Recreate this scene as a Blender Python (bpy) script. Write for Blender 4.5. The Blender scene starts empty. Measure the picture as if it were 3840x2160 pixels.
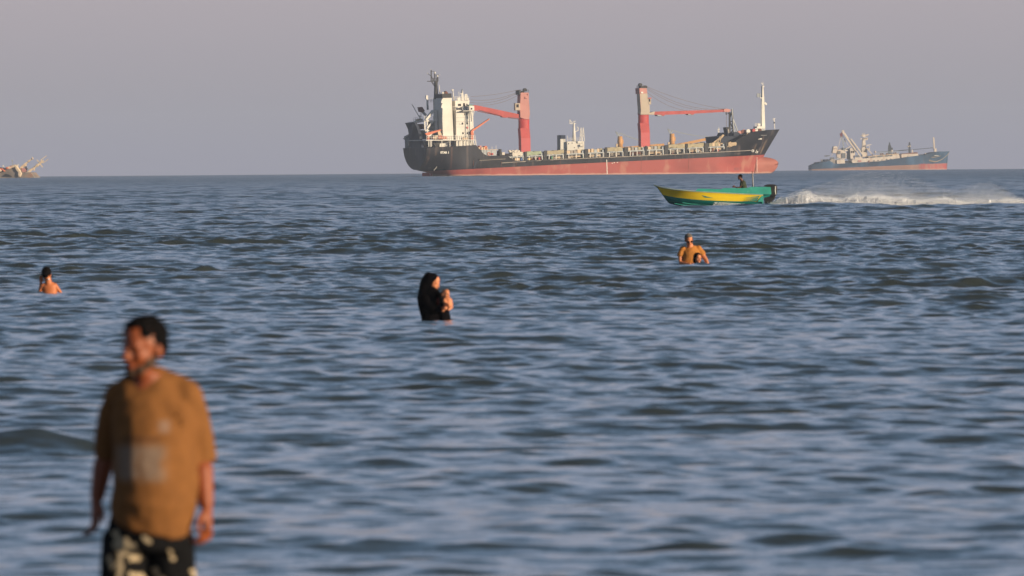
import bpy, bmesh, math, random
import numpy as np
from mathutils import Vector, Matrix
R_ = math.radians
rnd = random.Random(7)
scn = bpy.context.scene
col = scn.collection
# ------------------------------------------------------------------ camera
FPX = 32000.0            # focal length in photo pixels (3840 wide): a 300 mm lens on a 36 mm sensor
HC = 2.0                 # eye height above the water
RE = 6371000.0
EYE = 623.0
ROLL = math.atan(0.0078)
pitch = (1080 - EYE) / FPX
cam_d = bpy.data.cameras.new('camera'); cam = bpy.data.objects.new('camera', cam_d); col.objects.link(cam)
cam_d.lens = 300; cam_d.sensor_width = 36; cam_d.clip_start = 0.5; cam_d.clip_end = 60000
CM = Matrix.Rotation(R_(90) - pitch, 4, 'X') @ Matrix.Rotation(-ROLL, 4, 'Z')
CM.translation = Vector((0, 0, HC))
cam.matrix_world = CM
scn.camera = cam
cam_d.dof.use_dof = True; cam_d.dof.focus_distance = 1500; cam_d.dof.aperture_fstop = 8.6
C3 = CM.to_3x3()
def ray(px, py):
    return C3 @ Vector(((px - 1920) / FPX, -(py - 1080) / FPX, -1.0))
def sea_z(x, y): return -(x * x + y * y) / (2 * RE)
class Frame:
    """upright local frame of a thing: origin on the water seen at pixel px, d metres off, turned by yaw"""
    def __init__(s, px, d, yaw=0.0):
        r = ray(px, EYE); t = d / r.y
        x = r.x * t
        s.o = Vector((x, d, sea_z(x, d))); s.yaw = yaw; s.d = d
        s.u = Vector((math.cos(yaw), math.sin(yaw), 0)); s.v = Vector((-math.sin(yaw), math.cos(yaw), 0))
        s.c = Vector((0, 0, HC)) - s.o
    def p(s, px, py, v=0.0):
        r = ray(px, py)
        t = (v - s.c.dot(s.v)) / r.dot(s.v)
        P = s.c + r * t
        return Vector((P.dot(s.u), v, P.z))
    def local(s, w):
        w = w - s.o
        return Vector((w.dot(s.u), w.dot(s.v), w.z))
# ------------------------------------------------------------------ light
SUN_AZ, SUN_EL = R_(58), R_(11)
sd = Vector((math.sin(SUN_AZ) * math.cos(SUN_EL), -math.cos(SUN_AZ) * math.cos(SUN_EL), math.sin(SUN_EL)))
sun_d = bpy.data.lights.new('sun', 'SUN'); sun = bpy.data.objects.new('sun', sun_d); col.objects.link(sun)
sun_d.energy = 5.8; sun_d.angle = R_(0.6); sun_d.color = (1.0, 0.82, 0.58)
sun.rotation_euler = sd.to_track_quat('Z', 'Y').to_euler(); sun.location = (20, -10, 40)
W = bpy.data.worlds.new('World'); scn.world = W; W.use_nodes = True
nt = W.node_tree; nt.nodes.clear()
def N(nt, t, **k):
    n = nt.nodes.new(t)
    for a, b in k.items(): setattr(n, a, b)
    return n
def ramp(nt, stops, interp='LINEAR'):
    n = nt.nodes.new('ShaderNodeValToRGB'); cr = n.color_ramp; cr.interpolation = interp
    while len(cr.elements) < len(stops): cr.elements.new(0.5)
    for e, (p, c) in zip(cr.elements, stops):
        e.position = p; e.color = (*c, 1) if len(c) == 3 else c
    return n
def mix(nt, a, b, fac=0.5, mode='MIX'):
    n = nt.nodes.new('ShaderNodeMix'); n.data_type = 'RGBA'; n.blend_type = mode
    for s, v in ((0, fac), (6, a), (7, b)):
        if hasattr(v, 'default_value') or hasattr(v, 'links'): nt.links.new(v, n.inputs[s])
        else: n.inputs[s].default_value = v if s == 0 else (*v, 1)
    return n.outputs[2]
sky = N(nt, 'ShaderNodeTexSky', sky_type='NISHITA', sun_disc=False, sun_elevation=SUN_EL,
        sun_rotation=math.atan2(sd.x, sd.y), air_density=1.0, dust_density=2.0, ozone_density=1.5)
bg1 = N(nt, 'ShaderNodeBackground'); bg1.inputs[1].default_value = 0.06
nt.links.new(sky.outputs[0], bg1.inputs[0])
tc = N(nt, 'ShaderNodeTexCoord'); sx = N(nt, 'ShaderNodeSeparateXYZ'); nt.links.new(tc.outputs['Generated'], sx.inputs[0])
# dusty low sky opposite the sun: grey mauve by elevation, over the sky texture
mr = N(nt, 'ShaderNodeMapRange'); mr.inputs[1].default_value = -0.02; mr.inputs[2].default_value = 0.38
nt.links.new(sx.outputs[2], mr.inputs[0])
SKY = [(0.0, (.29, .29, .39)), (0.052, (.315, .31, .40)), (0.075, (.375, .35, .395)), (0.105, (.45, .40, .43)),
       (0.17, (.45, .445, .51)), (0.32, (.425, .50, .67)), (0.6, (.205, .335, .525)), (1.0, (.095, .185, .33))]
low = ramp(nt, SKY); nt.links.new(mr.outputs[0], low.inputs[0])
bg2 = N(nt, 'ShaderNodeBackground'); bg2.inputs[1].default_value = 1.0
nt.links.new(low.outputs[0], bg2.inputs[0])
m2 = N(nt, 'ShaderNodeMapRange'); m2.inputs[1].default_value = 0.18; m2.inputs[2].default_value = 0.5
nt.links.new(sx.outputs[2], m2.inputs[0])
ms = N(nt, 'ShaderNodeMixShader'); nt.links.new(m2.outputs[0], ms.inputs[0])
nt.links.new(bg2.outputs[0], ms.inputs[1]); nt.links.new(bg1.outputs[0], ms.inputs[2])
wo = N(nt, 'ShaderNodeOutputWorld'); nt.links.new(ms.outputs[0], wo.inputs[0])
vs = scn.view_settings; vs.view_transform = 'Standard'; vs.look = 'None'; vs.exposure = 0; vs.gamma = 1; vs.use_curve_mapping = False
cy = scn.cycles
cy.max_bounces = 6; cy.diffuse_bounces = 2; cy.glossy_bounces = 3; cy.transmission_bounces = 2; cy.volume_bounces = 0
cy.transparent_max_bounces = 6; cy.use_denoising = True; cy.adaptive_threshold = 0.004; cy.sample_clamp_indirect = 4
try: cy.denoising_input_passes = 'RGB_ALBEDO_NORMAL'; cy.denoising_prefilter = 'ACCURATE'
except Exception: pass
# ------------------------------------------------------------------ helpers
def tag(o, label=None, cat=None, group=None, kind=None):
    if label: o['label'] = label
    if cat: o['category'] = cat
    if group: o['group'] = group
    if kind: o['kind'] = kind
    return o
def thing(name, frame, label, cat, group=None):
    o = bpy.data.objects.new(name, None); col.objects.link(o)
    o.location = frame.o; o.rotation_euler = (0, 0, frame.yaw); o.empty_display_size = 0.3
    return tag(o, label, cat, group)
def principled(name):
    m = bpy.data.materials.new(name); m.use_nodes = True
    return m, m.node_tree, m.node_tree.nodes['Principled BSDF']
def mat(name, c, rough=0.6, var=0.12, scale=3.0, metal=0.0, spots=None, streak=None, bump=0.0):
    """procedural paint: base colour broken up by noise; spots=(colour, amount, scale); streak=(colour, amount): vertical runs"""
    m, t, b = principled(name)
    co = N(t, 'ShaderNodeTexCoord')
    nz = N(t, 'ShaderNodeTexNoise'); nz.inputs['Scale'].default_value = scale; nz.inputs['Detail'].default_value = 5
    t.links.new(co.outputs['Object'], nz.inputs['Vector'])
    lo = tuple(x * (1 - var) for x in c); hi = tuple(min(1, x * (1 + var)) for x in c)
    rp = ramp(t, [(0.3, lo), (0.7, hi)]); t.links.new(nz.outputs[0], rp.inputs[0])
    out = rp.outputs[0]
    if spots:
        n2 = N(t, 'ShaderNodeTexNoise'); n2.inputs['Scale'].default_value = spots[2]; n2.inputs['Detail'].default_value = 6
        t.links.new(co.outputs['Object'], n2.inputs['Vector'])
        r2 = ramp(t, [(0.5 + .2 * (1 - spots[1]), (0, 0, 0)), (0.62 + .2 * (1 - spots[1]), (1, 1, 1))]); t.links.new(n2.outputs[0], r2.inputs[0])
        out = mix(t, out, spots[0], r2.outputs[0])
    if streak:
        mp = N(t, 'ShaderNodeMapping'); mp.inputs['Scale'].default_value = (1, 1, 0.06); t.links.new(co.outputs['Object'], mp.inputs[0])
        n3 = N(t, 'ShaderNodeTexNoise'); n3.inputs['Scale'].default_value = streak[2] if len(streak) > 2 else 1.2; n3.inputs['Detail'].default_value = 4
        t.links.new(mp.outputs[0], n3.inputs['Vector'])
        r3 = ramp(t, [(0.52, (0, 0, 0)), (0.8, (streak[1],) * 3)]); t.links.new(n3.outputs[0], r3.inputs[0])
        out = mix(t, out, streak[0], r3.outputs[0])
    t.links.new(out, b.inputs['Base Color'])
    b.inputs['Roughness'].default_value = rough; b.inputs['Specular IOR Level'].default_value = .3; b.inputs['Metallic'].default_value = metal
    if bump:
        bp = N(t, 'ShaderNodeBump'); bp.inputs['Strength'].default_value = bump; t.links.new(nz.outputs[0], bp.inputs['Height']); t.links.new(bp.outputs[0], b.inputs['Normal'])
    return m
class MB:
    def __init__(s): s.v = []; s.f = []
    def add(s, vs, fs):
        n = len(s.v); s.v += [tuple(v) for v in vs]; s.f += [tuple(i + n for i in f) for f in fs]; return s
    def box(s, a, b):
        x0, y0, z0 = a; x1, y1, z1 = b
        return s.add([(x0, y0, z0), (x1, y0, z0), (x1, y1, z0), (x0, y1, z0), (x0, y0, z1), (x1, y0, z1), (x1, y1, z1), (x0, y1, z1)],
                     [(0, 3, 2, 1), (4, 5, 6, 7), (0, 1, 5, 4), (1, 2, 6, 5), (2, 3, 7, 6), (3, 0, 4, 7)])
    def bar(s, a, b, w, h=None):
        a = Vector(a); b = Vector(b); h = h or w; d = (b - a).normalized()
        up = Vector((0, 1, 0)) if abs(d.y) < .9 else Vector((0, 0, 1))
        x = d.cross(up).normalized() * w / 2; y = d.cross(x).normalized() * h / 2
        vs = [p + i * x + j * y for p in (a, b) for i, j in ((-1, -1), (1, -1), (1, 1), (-1, 1))]
        return s.add(vs, [(3, 2, 1, 0), (4, 5, 6, 7), (0, 1, 5, 4), (1, 2, 6, 5), (2, 3, 7, 6), (3, 0, 4, 7)])
    def loft(s, rings, cap=True):
        n = len(rings[0]); o = len(s.v); 
        for r in rings: s.v += [tuple(p) for p in r]
        for i in range(len(rings) - 1):
            for j in range(n):
                k = (j + 1) % n
                s.f.append((o + i * n + j, o + i * n + k, o + (i + 1) * n + k, o + (i + 1) * n + j))
        if cap:
            s.f.append(tuple(o + j for j in reversed(range(n)))); s.f.append(tuple(o + (len(rings) - 1) * n + j for j in range(n)))
        return s
    def tube(s, pts, radii, n=10, ry=1.0, cap=True):
        """loft round cross-sections along points; radii scalar or list; ry flattens the second axis"""
        pts = [Vector(p) for p in pts]
        if not hasattr(radii, '__len__'): radii = [radii] * len(pts)
        rings = []; px = None
        for i, p in enumerate(pts):
            d = (pts[min(i + 1, len(pts) - 1)] - pts[max(i - 1, 0)]).normalized()
            if px is None:
                up = Vector((0, 1, 0)) if abs(d.y) < .9 else Vector((1, 0, 0))
                px = d.cross(up).normalized()
            px = (px - d * px.dot(d)).normalized(); py = d.cross(px)
            r = radii[i]; rx, r2 = (r if hasattr(r, '__len__') else (r, r * ry))
            rings.append([p + px * rx * math.cos(2 * math.pi * j / n) + py * r2 * math.sin(2 * math.pi * j / n) for j in range(n)])
        return s.loft(rings, cap)
    def ell(s, c, r, nu=12, nv=8):
        c = Vector(c); rings = []
        for i in range(1, nv):
            a = math.pi * i / nv
            rings.append([c + Vector((r[0] * math.sin(a) * math.cos(2 * math.pi * j / nu), r[1] * math.sin(a) * math.sin(2 * math.pi * j / nu), -r[2] * math.cos(a))) for j in range(nu)])
        o = len(s.v); s.loft(rings, False)
        s.v += [tuple(c - Vector((0, 0, r[2]))), tuple(c + Vector((0, 0, r[2])))]
        e = len(s.v) - 2
        for j in range(nu):
            k = (j + 1) % nu
            s.f.append((e, o + k, o + j)); s.f.append((e + 1, o + (nv - 2) * nu + j, o + (nv - 2) * nu + k))
        return s
    def prism(s, pts, off):
        """closed polygon (list of points) pushed by vector off"""
        off = Vector(off); n = len(pts); a = [Vector(p) for p in pts]
        return s.add(a + [p + off for p in a], [tuple(range(n)), tuple(reversed(range(n, 2 * n)))] +
                     [(i, i + n, (i + 1) % n + n, (i + 1) % n) for i in range(n)])
    def mesh(s, name):
        me = bpy.data.meshes.new(name); me.from_pydata(s.v, [], s.f)
        bm = bmesh.new(); bm.from_mesh(me); bmesh.ops.recalc_face_normals(bm, faces=bm.faces); bm.to_mesh(me); bm.free()
        return me
    def build(s, name, m, parent=None, smooth=False, bevel=0):
        me = s.mesh(name); 
        if smooth:
            for p in me.polygons: p.use_smooth = True
        for x in (m if isinstance(m, (list, tuple)) else [m]): me.materials.append(x)
        o = bpy.data.objects.new(name, me); col.objects.link(o)
        if parent is not None: o.parent = parent
        if bevel:
            b = o.modifiers.new('bevel', 'BEVEL'); b.width = bevel; b.segments = 2; b.limit_method = 'ANGLE'
        return o
def fused(mb, name, m, parent, voxel, smooth=3, sub=0):
    """join overlapping lofts into ONE continuous skin (voxel remesh + smoothing), stored as a plain mesh"""
    o = mb.build(name, m, parent)
    r = o.modifiers.new('r', 'REMESH'); r.mode = 'VOXEL'; r.voxel_size = voxel; r.use_smooth_shade = True
    if smooth:
        k = o.modifiers.new('s', 'SMOOTH'); k.factor = 0.5; k.iterations = smooth
    dg = bpy.context.evaluated_depsgraph_get(); dg.update()
    me = bpy.data.meshes.new_from_object(o.evaluated_get(dg))
    o.modifiers.clear(); old = o.data; o.data = me; bpy.data.meshes.remove(old); me.name = name
    for p in me.polygons: p.use_smooth = True
    return o
# ------------------------------------------------------------------ water
rs = np.random.RandomState(11)
comps = []
for i in range(104):
    lam = 0.26 * (24 / 0.26) ** (rs.rand() ** 1.35)
    th = math.radians(-90 + rs.normal(12, 38 if lam < 3 else 24))
    sl = 0.033 * (0.8 + .4 * rs.rand())
    if lam > 1.4: sl *= (1.6 / lam) ** 1.0
    comps.append((lam, th, sl, rs.rand() * 6.283))
bumps = []   # single waves the photo shows: (px, py, length along crest m, half depth m, height m)
for px, py, L, D, h in ((80, 1690, .55, .55, .13), (2560, 2050, .36, .22, .055), (640, 1770, .5, .3, .04), (60, 1960, .5, .4, .07), (1780, 1440, .7, .3, .05), (1840, 1310, .9, .5, .05),
                        (430, 1395, .8, .6, .05), (1980, 1132, 1.0, .8, .045), (1650, 1006, 2.2, 1.5, .06), (3380, 1005, 3.0, 2., .06), (700, 1125, 2.2, 1.2, .10), (1100, 1420, .4, .3, .05),
                        (2980, 2030, .3, .2, .04), (3560, 1650, .6, .3, .05), (300, 1120, 1.6, 1.2, .08)):
    r = ray(px, py); t = (HC) / -r.z
    bumps.append((r.x * t, r.y * t, L, D, h))
BOATD = 397.0
def wave_fields(X, Y, dr):
    """Gerstner chop + swell; components shorter than the local mesh can carry fade out"""
    dx = np.zeros_like(X); dy = np.zeros_like(X); dz = np.zeros_like(X)
    patch = 1 + .16 * np.sin(X * .11 + Y * .043 + 1) * np.sin(Y * .019 - X * .05) + .12 * np.sin(Y * .093 + X * .21 + .5)
    shore = (.50 + .62 * np.clip((Y - 45) / 150, 0, 1))
    for lam, th, sl, ph in comps:
        k = 2 * math.pi / lam; a = sl / k
        w = np.clip((lam / dr - 1.3) / 1.5, 0, 1)
        if w.max() <= 0: continue
        c, s_ = math.cos(th), math.sin(th)
        p = k * (X * c + Y * s_) + ph
        A = (a * w * shore * (patch if lam < 4 else 1.0)).astype(np.float32)
        dz += A * np.sin(p); cc = A * np.cos(p) * .8
        dx += cc * c; dy += cc * s_
    for bx, by, L, D, h in bumps:
        dz += h * np.exp(-((X - bx) / L) ** 2 - ((Y - by) / D) ** 2)
    # low ridge of the boat's wash on our side of it
    bx0 = ray(2440, EYE).x * BOATD
    s = np.clip((X - bx0 - 2) / 5, 0, 1)
    dz += s * .10 * np.exp(-((Y - (BOATD - 9 - .10 * (X - bx0))) / 3.0) ** 2) * (1 + .45 * np.sin(X * .9) + .3 * np.sin(X * 2.3 + 1))
    return dx, dy, dz
def wave_h(x, y):
    dr = max(.06, .0012 * y)
    a = [q[0] for q in wave_fields(np.array([x], np.float32), np.array([y], np.float32), dr)]
    return float(a[2])
def sea_grid(rr, aa, name):
    drs = np.gradient(rr)
    A, Rr = np.meshgrid(aa, rr); D = np.repeat(drs[:, None], len(aa), 1)
    X = (Rr * np.sin(A)).astype(np.float64); Y = (Rr * np.cos(A)).astype(np.float64)
    dx, dy, dz = wave_fields(X, Y, D)
    Z = -(Rr ** 2) / (2 * RE) + dz
    co = np.stack([X + dx, Y + dy, Z], -1).astype(np.float32).reshape(-1, 3)
    nr, na = len(rr), len(aa)
    idx = np.arange(nr * na).reshape(nr, na)
    q = np.stack([idx[:-1, :-1], idx[:-1, 1:], idx[1:, 1:], idx[1:, :-1]], -1).reshape(-1, 4)[:, ::-1].astype(np.int32)
    me = bpy.data.meshes.new(name)
    me.vertices.add(len(co)); me.vertices.foreach_set('co', co.ravel())
    me.loops.add(q.size); me.loops.foreach_set('vertex_index', q.ravel())
    me.polygons.add(len(q)); me.polygons.foreach_set('loop_start', np.arange(0, q.size, 4, dtype=np.int32))
    me.polygons.foreach_set('loop_total', np.full(len(q), 4, np.int32))
    me.polygons.foreach_set('use_smooth', np.ones(len(q), bool))
    me.update(calc_edges=True)
    return me
rr = [18.0]
while rr[-1] < 9000: rr.append(rr[-1] + max(.05, .0009 * rr[-1]))
aa = np.arange(-.086, .0861, .00036)
sm, t, b = principled('sea_water')
b.inputs['Base Color'].default_value = (.042, .051, .048, 1)
b.inputs['IOR'].default_value = 1.33; b.inputs['Roughness'].default_value = .10
geo = N(t, 'ShaderNodeNewGeometry')
ln = N(t, 'ShaderNodeVectorMath', operation='LENGTH'); t.links.new(geo.outputs['Position'], ln.inputs[0])
# further out the wind ruffles the water below the size the mesh carries
lr = N(t, 'ShaderNodeMapRange'); lr.inputs[1].default_value = 90; lr.inputs[2].default_value = 1400; lr.inputs[3].default_value = .10; lr.inputs[4].default_value = .27
t.links.new(ln.outputs['Value'], lr.inputs[0]); t.links.new(lr.outputs[0], b.inputs['Roughness'])
kf = N(t, 'ShaderNodeMapRange'); kf.inputs[1].default_value = 100; kf.inputs[2].default_value = 900; kf.inputs[3].default_value = 1.0; kf.inputs[4].default_value = 3.2
t.links.new(ln.outputs['Value'], kf.inputs[0])
acc = geo.outputs['Normal']
for sc, st in ((9.0, .09), (1.7, .085), (31.0, .05)):
    mp = N(t, 'ShaderNodeMapping'); mp.inputs['Scale'].default_value = (.7, 1.3, 1); t.links.new(geo.outputs['Position'], mp.inputs[0])
    nz = N(t, 'ShaderNodeTexNoise'); nz.inputs['Scale'].default_value = sc; nz.inputs['Detail'].default_value = 2; t.links.new(mp.outputs[0], nz.inputs['Vector'])
    v1 = N(t, 'ShaderNodeVectorMath', operation='SUBTRACT'); t.links.new(nz.outputs['Color'], v1.inputs[0]); v1.inputs[1].default_value = (.5, .5, .5)
    v2 = N(t, 'ShaderNodeVectorMath', operation='MULTIPLY'); t.links.new(v1.outputs[0], v2.inputs[0]); v2.inputs[1].default_value = (st * 2, st * 2, 0)
    vk = N(t, 'ShaderNodeVectorMath', operation='SCALE'); t.links.new(v2.outputs[0], vk.inputs[0]); t.links.new(kf.outputs[0], vk.inputs['Scale']); v2 = vk
    v3 = N(t, 'ShaderNodeVectorMath', operation='ADD'); t.links.new(acc, v3.inputs[0]); t.links.new(v2.outputs[0], v3.inputs[1]); acc = v3.outputs[0]
vn = N(t, 'ShaderNodeVectorMath', operation='NORMALIZE'); t.links.new(acc, vn.inputs[0]); t.links.new(vn.outputs[0], b.inputs['Normal'])
me = sea_grid(np.array(rr), aa, 'sea'); me.materials.append(sm)
sea = bpy.data.objects.new('sea', me); col.objects.link(sea); tag(sea, kind='structure')
# the rest of the water round the camera, coarser
def far_sea():
    mb = MB(); rs_ = [0.0, 6, 12, 18, 30, 60, 120, 250, 500, 1000, 2000, 4000, 6500, 9000]
    for i0, i1 in ((0, 3), (3, len(rs_) - 1)):
        a0, a1 = (0, 2 * math.pi) if i0 == 0 else (.086, 2 * math.pi - .086)
        n = 60; o = len(mb.v)
        for r in rs_[i0:i1 + 1]:
            for j in range(n + 1):
                a = a0 + (a1 - a0) * j / n
                mb.v.append((r * math.sin(a), r * math.cos(a), sea_z(r, 0) - .02))
        for i in range(i1 - i0):
            for j in range(n):
                p = o + i * (n + 1) + j; mb.f.append((p, p + 1, p + n + 2, p + n + 1))
    o = mb.build('water', sm, None, True); tag(o, kind='structure')
far_sea()
# ------------------------------------------------------------------ haze
HAZE = 0.82e-4
hz = MB().box((-9300, -9300, -9.0), (9300, 9300, 62)).build('haze', None if False else bpy.data.materials.new('haze_air'))
hm = hz.data.materials[0]; hm.use_nodes = True; ht = hm.node_tree; ht.nodes.clear()
pv = N(ht, 'ShaderNodeVolumePrincipled'); pv.inputs['Density'].default_value = HAZE; pv.inputs['Color'].default_value = (.70, .80, 1.0, 1)
pv.inputs['Anisotropy'].default_value = 0.0
ho = N(ht, 'ShaderNodeOutputMaterial'); ht.links.new(pv.outputs[0], ho.inputs['Volume'])
tag(hz, kind='stuff')
# ------------------------------------------------------------------ shared paints
M = {}
def matte(m, v=.12):
    m.node_tree.nodes['Principled BSDF'].inputs['Specular IOR Level'].default_value = v; return m
M['white'] = mat('white_paint', (.74, .70, .63), .5, .07, .5, streak=((.42, .27, .17), .35, .9))
M['white2'] = mat('white_metal', (.72, .69, .64), .5, .05)
M['shadegrey'] = mat('grey_paint', (.34, .37, .40), .6, .1)
M['black'] = mat('black_paint', (.022, .021, .022), .55, .3)
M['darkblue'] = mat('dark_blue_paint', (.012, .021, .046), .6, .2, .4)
M['salmon'] = mat('salmon_paint', (.50, .225, .20), .6, .06, .6, streak=((.40, .13, .10), .3))
M['beige'] = mat('beige_paint', (.47, .39, .31), .6, .08, .5, streak=((.50, .22, .18), .4))
M['red'] = mat('red_paint', (.44, .050, .048), .55, .12, .5, streak=((.50, .10, .09), .5))
M['pink'] = mat('faded_red_paint', (.50, .098, .10), .6, .08, .5, streak=((.5, .16, .13), .5))
M['jib'] = mat('jib_red_paint', (.42, .072, .066), .6, .14, .6, streak=((.32, .05, .04), .5))
M['orange'] = mat('orange_paint', (.62, .17, .085), .5, .12)
M['yellow_crane'] = mat('yellow_crane_paint', (.60, .31, .11), .6, .1)
M['tarp'] = mat('tarpaulin_beige', (.40, .345, .23), .8, .16, 1.2, bump=.4)
M['tarp_green'] = mat('tarpaulin_green', (.33, .38, .26), .8, .2, 1.2, spots=((.09, .2, .12), .6, 1.5), bump=.4)
M['coaming'] = mat('coaming_grey', (.34, .30, .26), .7, .25, .8, spots=((.16, .12, .10), .5, 1.6))
M['lightgrey'] = mat('light_grey_metal', (.40, .42, .43), .6, .12)
M['rust'] = mat('rusty_steel', (.19, .075, .05), .85, .4, 1.5)
M['maroon'] = mat('maroon_paint', (.16, .028, .03), .6, .1)
M['glass'] = mat('dark_glass', (.03, .025, .025), .15, .2)
M['cable'] = mat('wire_rope', (.21, .15, .115), .7, .1)
M['rope'] = mat('hemp_rope', (.50, .38, .25), .8, .2)
M['blue'] = mat('blue_drum', (.04, .12, .33), .5, .1)
M['yel'] = mat('yellow_crate', (.62, .45, .06), .6, .1)
M['cream'] = mat('cream_crate', (.66, .50, .34), .7, .1)
M['sack'] = mat('white_sacks', (.66, .60, .52), .8, .1, 2)
M['green'] = mat('green_paint', (.08, .25, .15), .6, .15)
def hull_material(name, up, low, z0, slope, patches=None, scum=.22, spot=(.30, .22, .19), c2=0.0):
    """topside colour above the painted boot line z0+slope*u, antifouling below, with scrapes, runs and a pale scum line"""
    m, t, b = principled(name)
    co = N(t, 'ShaderNodeTexCoord'); sp = N(t, 'ShaderNodeSeparateXYZ'); t.links.new(co.outputs['Object'], sp.inputs[0])
    def mth(op, a, c_=None, clamp=False):
        n = N(t, 'ShaderNodeMath', operation=op, use_clamp=clamp)
        for i, v in enumerate((a, c_)):
            if v is None: continue
            if isinstance(v, (int, float)): n.inputs[i].default_value = v
            else: t.links.new(v, n.inputs[i])
        return n.outputs[0]
    line = mth('ADD', mth('ADD', mth('MULTIPLY', sp.outputs[0], slope), z0), mth('MULTIPLY', mth('MULTIPLY', sp.outputs[0], sp.outputs[0]), c2))
    isup = mth('MULTIPLY', mth('SUBTRACT', sp.outputs[2], line), 12.0, True)
    def noise(sc, stretch=(1, 1, 1), det=5):
        mp = N(t, 'ShaderNodeMapping'); mp.inputs['Scale'].default_value = stretch; t.links.new(co.outputs['Object'], mp.inputs[0])
        n = N(t, 'ShaderNodeTexNoise'); n.inputs['Scale'].default_value = sc; n.inputs['Detail'].default_value = det; t.links.new(mp.outputs[0], n.inputs['Vector']); return n.outputs[0]
    def rr_(x, a, c_, hi=1.0):
        r = ramp(t, [(a, (0, 0, 0)), (c_, (hi,) * 3)]); t.links.new(x, r.inputs[0]); return r.outputs[0]
    upc = mix(t, up, tuple(min(1, x * 2.3 + .02) for x in up), rr_(noise(.16, (1, 1, .5)), .46, .72, .75))
    upc = mix(t, upc, spot, rr_(noise(.8, (1, 1, .08)), .58, .78, .45))
    upc = mix(t, upc, tuple(x * .45 for x in up), rr_(noise(.10, (1, 1, 1.5)), .55, .62, .7))
    loc = mix(t, low, tuple(x * .62 for x in low), rr_(noise(.12, (1, 1, 2.2)), .45, .7, .6))
    loc = mix(t, loc, (.46, .24, .17), rr_(noise(.35, (1, 1, .6)), .56, .72, .6))
    loc = mix(t, loc, (.50, .33, .26), rr_(noise(1.1, (1, 1, .1)), .64, .78, .5))
    c = mix(t, loc, upc, isup)
    if patches:   # tan scour marks where the anchor chain rubs: (u0,u1,z0,z1,lean,colour,strength)
        for u0, u1, za, zb, lean, cc, st in patches:
            uu = mth('SUBTRACT', sp.outputs[0], mth('MULTIPLY', sp.outputs[2], lean))
            e = mth('MULTIPLY', mth('MULTIPLY', mth('SUBTRACT', uu, u0), 1.6, True), mth('MULTIPLY', mth('SUBTRACT', u1, uu), 1.6, True))
            f = mth('MULTIPLY', mth('MULTIPLY', mth('SUBTRACT', sp.outputs[2], za), 2.0, True), mth('MULTIPLY', mth('SUBTRACT', zb, sp.outputs[2]), 2.0, True))
            k = mth('MULTIPLY', mth('MULTIPLY', e, f), mth('MULTIPLY', rr_(noise(.9, (1.5, 1, .25)), .3, .6), st))
            c = mix(t, c, cc, k)
    sc_ = mth('MULTIPLY', mth('SUBTRACT', scum, mth('ADD', sp.outputs[2], mth('MULTIPLY', noise(.6), -.5))), 5.0, True)
    c = mix(t, c, (.60, .45, .38), mth('MULTIPLY', sc_, .5))
    t.links.new(c, b.inputs['Base Color']); b.inputs['Roughness'].default_value = .6; matte(m, .2)
    return m
class Kit:
    """builds parts of one ship from measured outlines on upright planes v = const of its own frame"""
    def __init__(s, F, root): s.F = F; s.root = root
    def P(s, x, y, v=0.0): return s.F.p(x, y, v)
    def qb(s, mb, x0, y0, x1, y1, v0, v1):
        a = s.P(x0, y1, v0); b = s.P(x1, y0, v0); mb.box((a.x, v0, a.z), (b.x, v1, b.z)); return mb
    def box(s, name, m, x0, y0, x1, y1, v0, v1, parent=None, bevel=0):
        return s.qb(MB(), x0, y0, x1, y1, v0, v1).build(name, M.get(m, m) if isinstance(m, str) else m, parent or s.root, bevel=bevel)
    def poly(s, name, m, pts, v0, v1, parent=None, bevel=0):
        return MB().prism([s.P(x, y, v0) for x, y in pts], (0, v1 - v0, 0)).build(name, M[m], parent or s.root, bevel=bevel)
    def bars(s, name, m, segs, v, w, parent=None):
        mb = MB()
        for q in segs:
            x0, y0, x1, y1 = q[:4]; vv = q[4] if len(q) > 4 else v; ww = q[5] if len(q) > 5 else w
            mb.bar(s.P(x0, y0, vv), s.P(x1, y1, vv), ww)
        return mb.build(name, M[m], parent or s.root)
    def rail(s, x0, y0, x1, y1, v, h=1.05, n=6, parent=None, m='white2', w=.055):
        a = s.P(x0, y0, v); b = s.P(x1, y1, v); mb = MB()
        for k in (1.0, .55): mb.bar(a + Vector((0, 0, h * k)), b + Vector((0, 0, h * k)), w)
        for i in range(n + 1):
            p = a.lerp(b, i / n); mb.bar(p, p + Vector((0, 0, h)), w * 1.25)
        return mb.build('railing', M[m], parent or s.root)
    def mast(s, name, m, x0, y0, x1, y1, v, r0, r1, parent=None):
        return MB().tube([s.P(x0, y0, v), s.P(x1, y1, v)], [r0, r1], 8).build(name, M[m], parent or s.root, True)
    def wheel(s, name, m, x, y, v, r, w, parent=None):
        c = s.P(x, y, v); return MB().tube([c - Vector((0, w / 2, 0)), c + Vector((0, w / 2, 0))], r, 16).build(name, M[m], parent or s.root)
    def wires(s, name, m, segs, v, r, parent=None):
        mb = MB()
        for x0, y0, x1, y1, sag in segs:
            a = s.P(x0, y0, v); b = s.P(x1, y1, v)
            mb.tube([a.lerp(b, i / 8) - Vector((0, 0, sag * 4 * (i / 8) * (1 - i / 8))) for i in range(9)], r, 5)
        return mb.build(name, M[m], parent or s.root)
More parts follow.
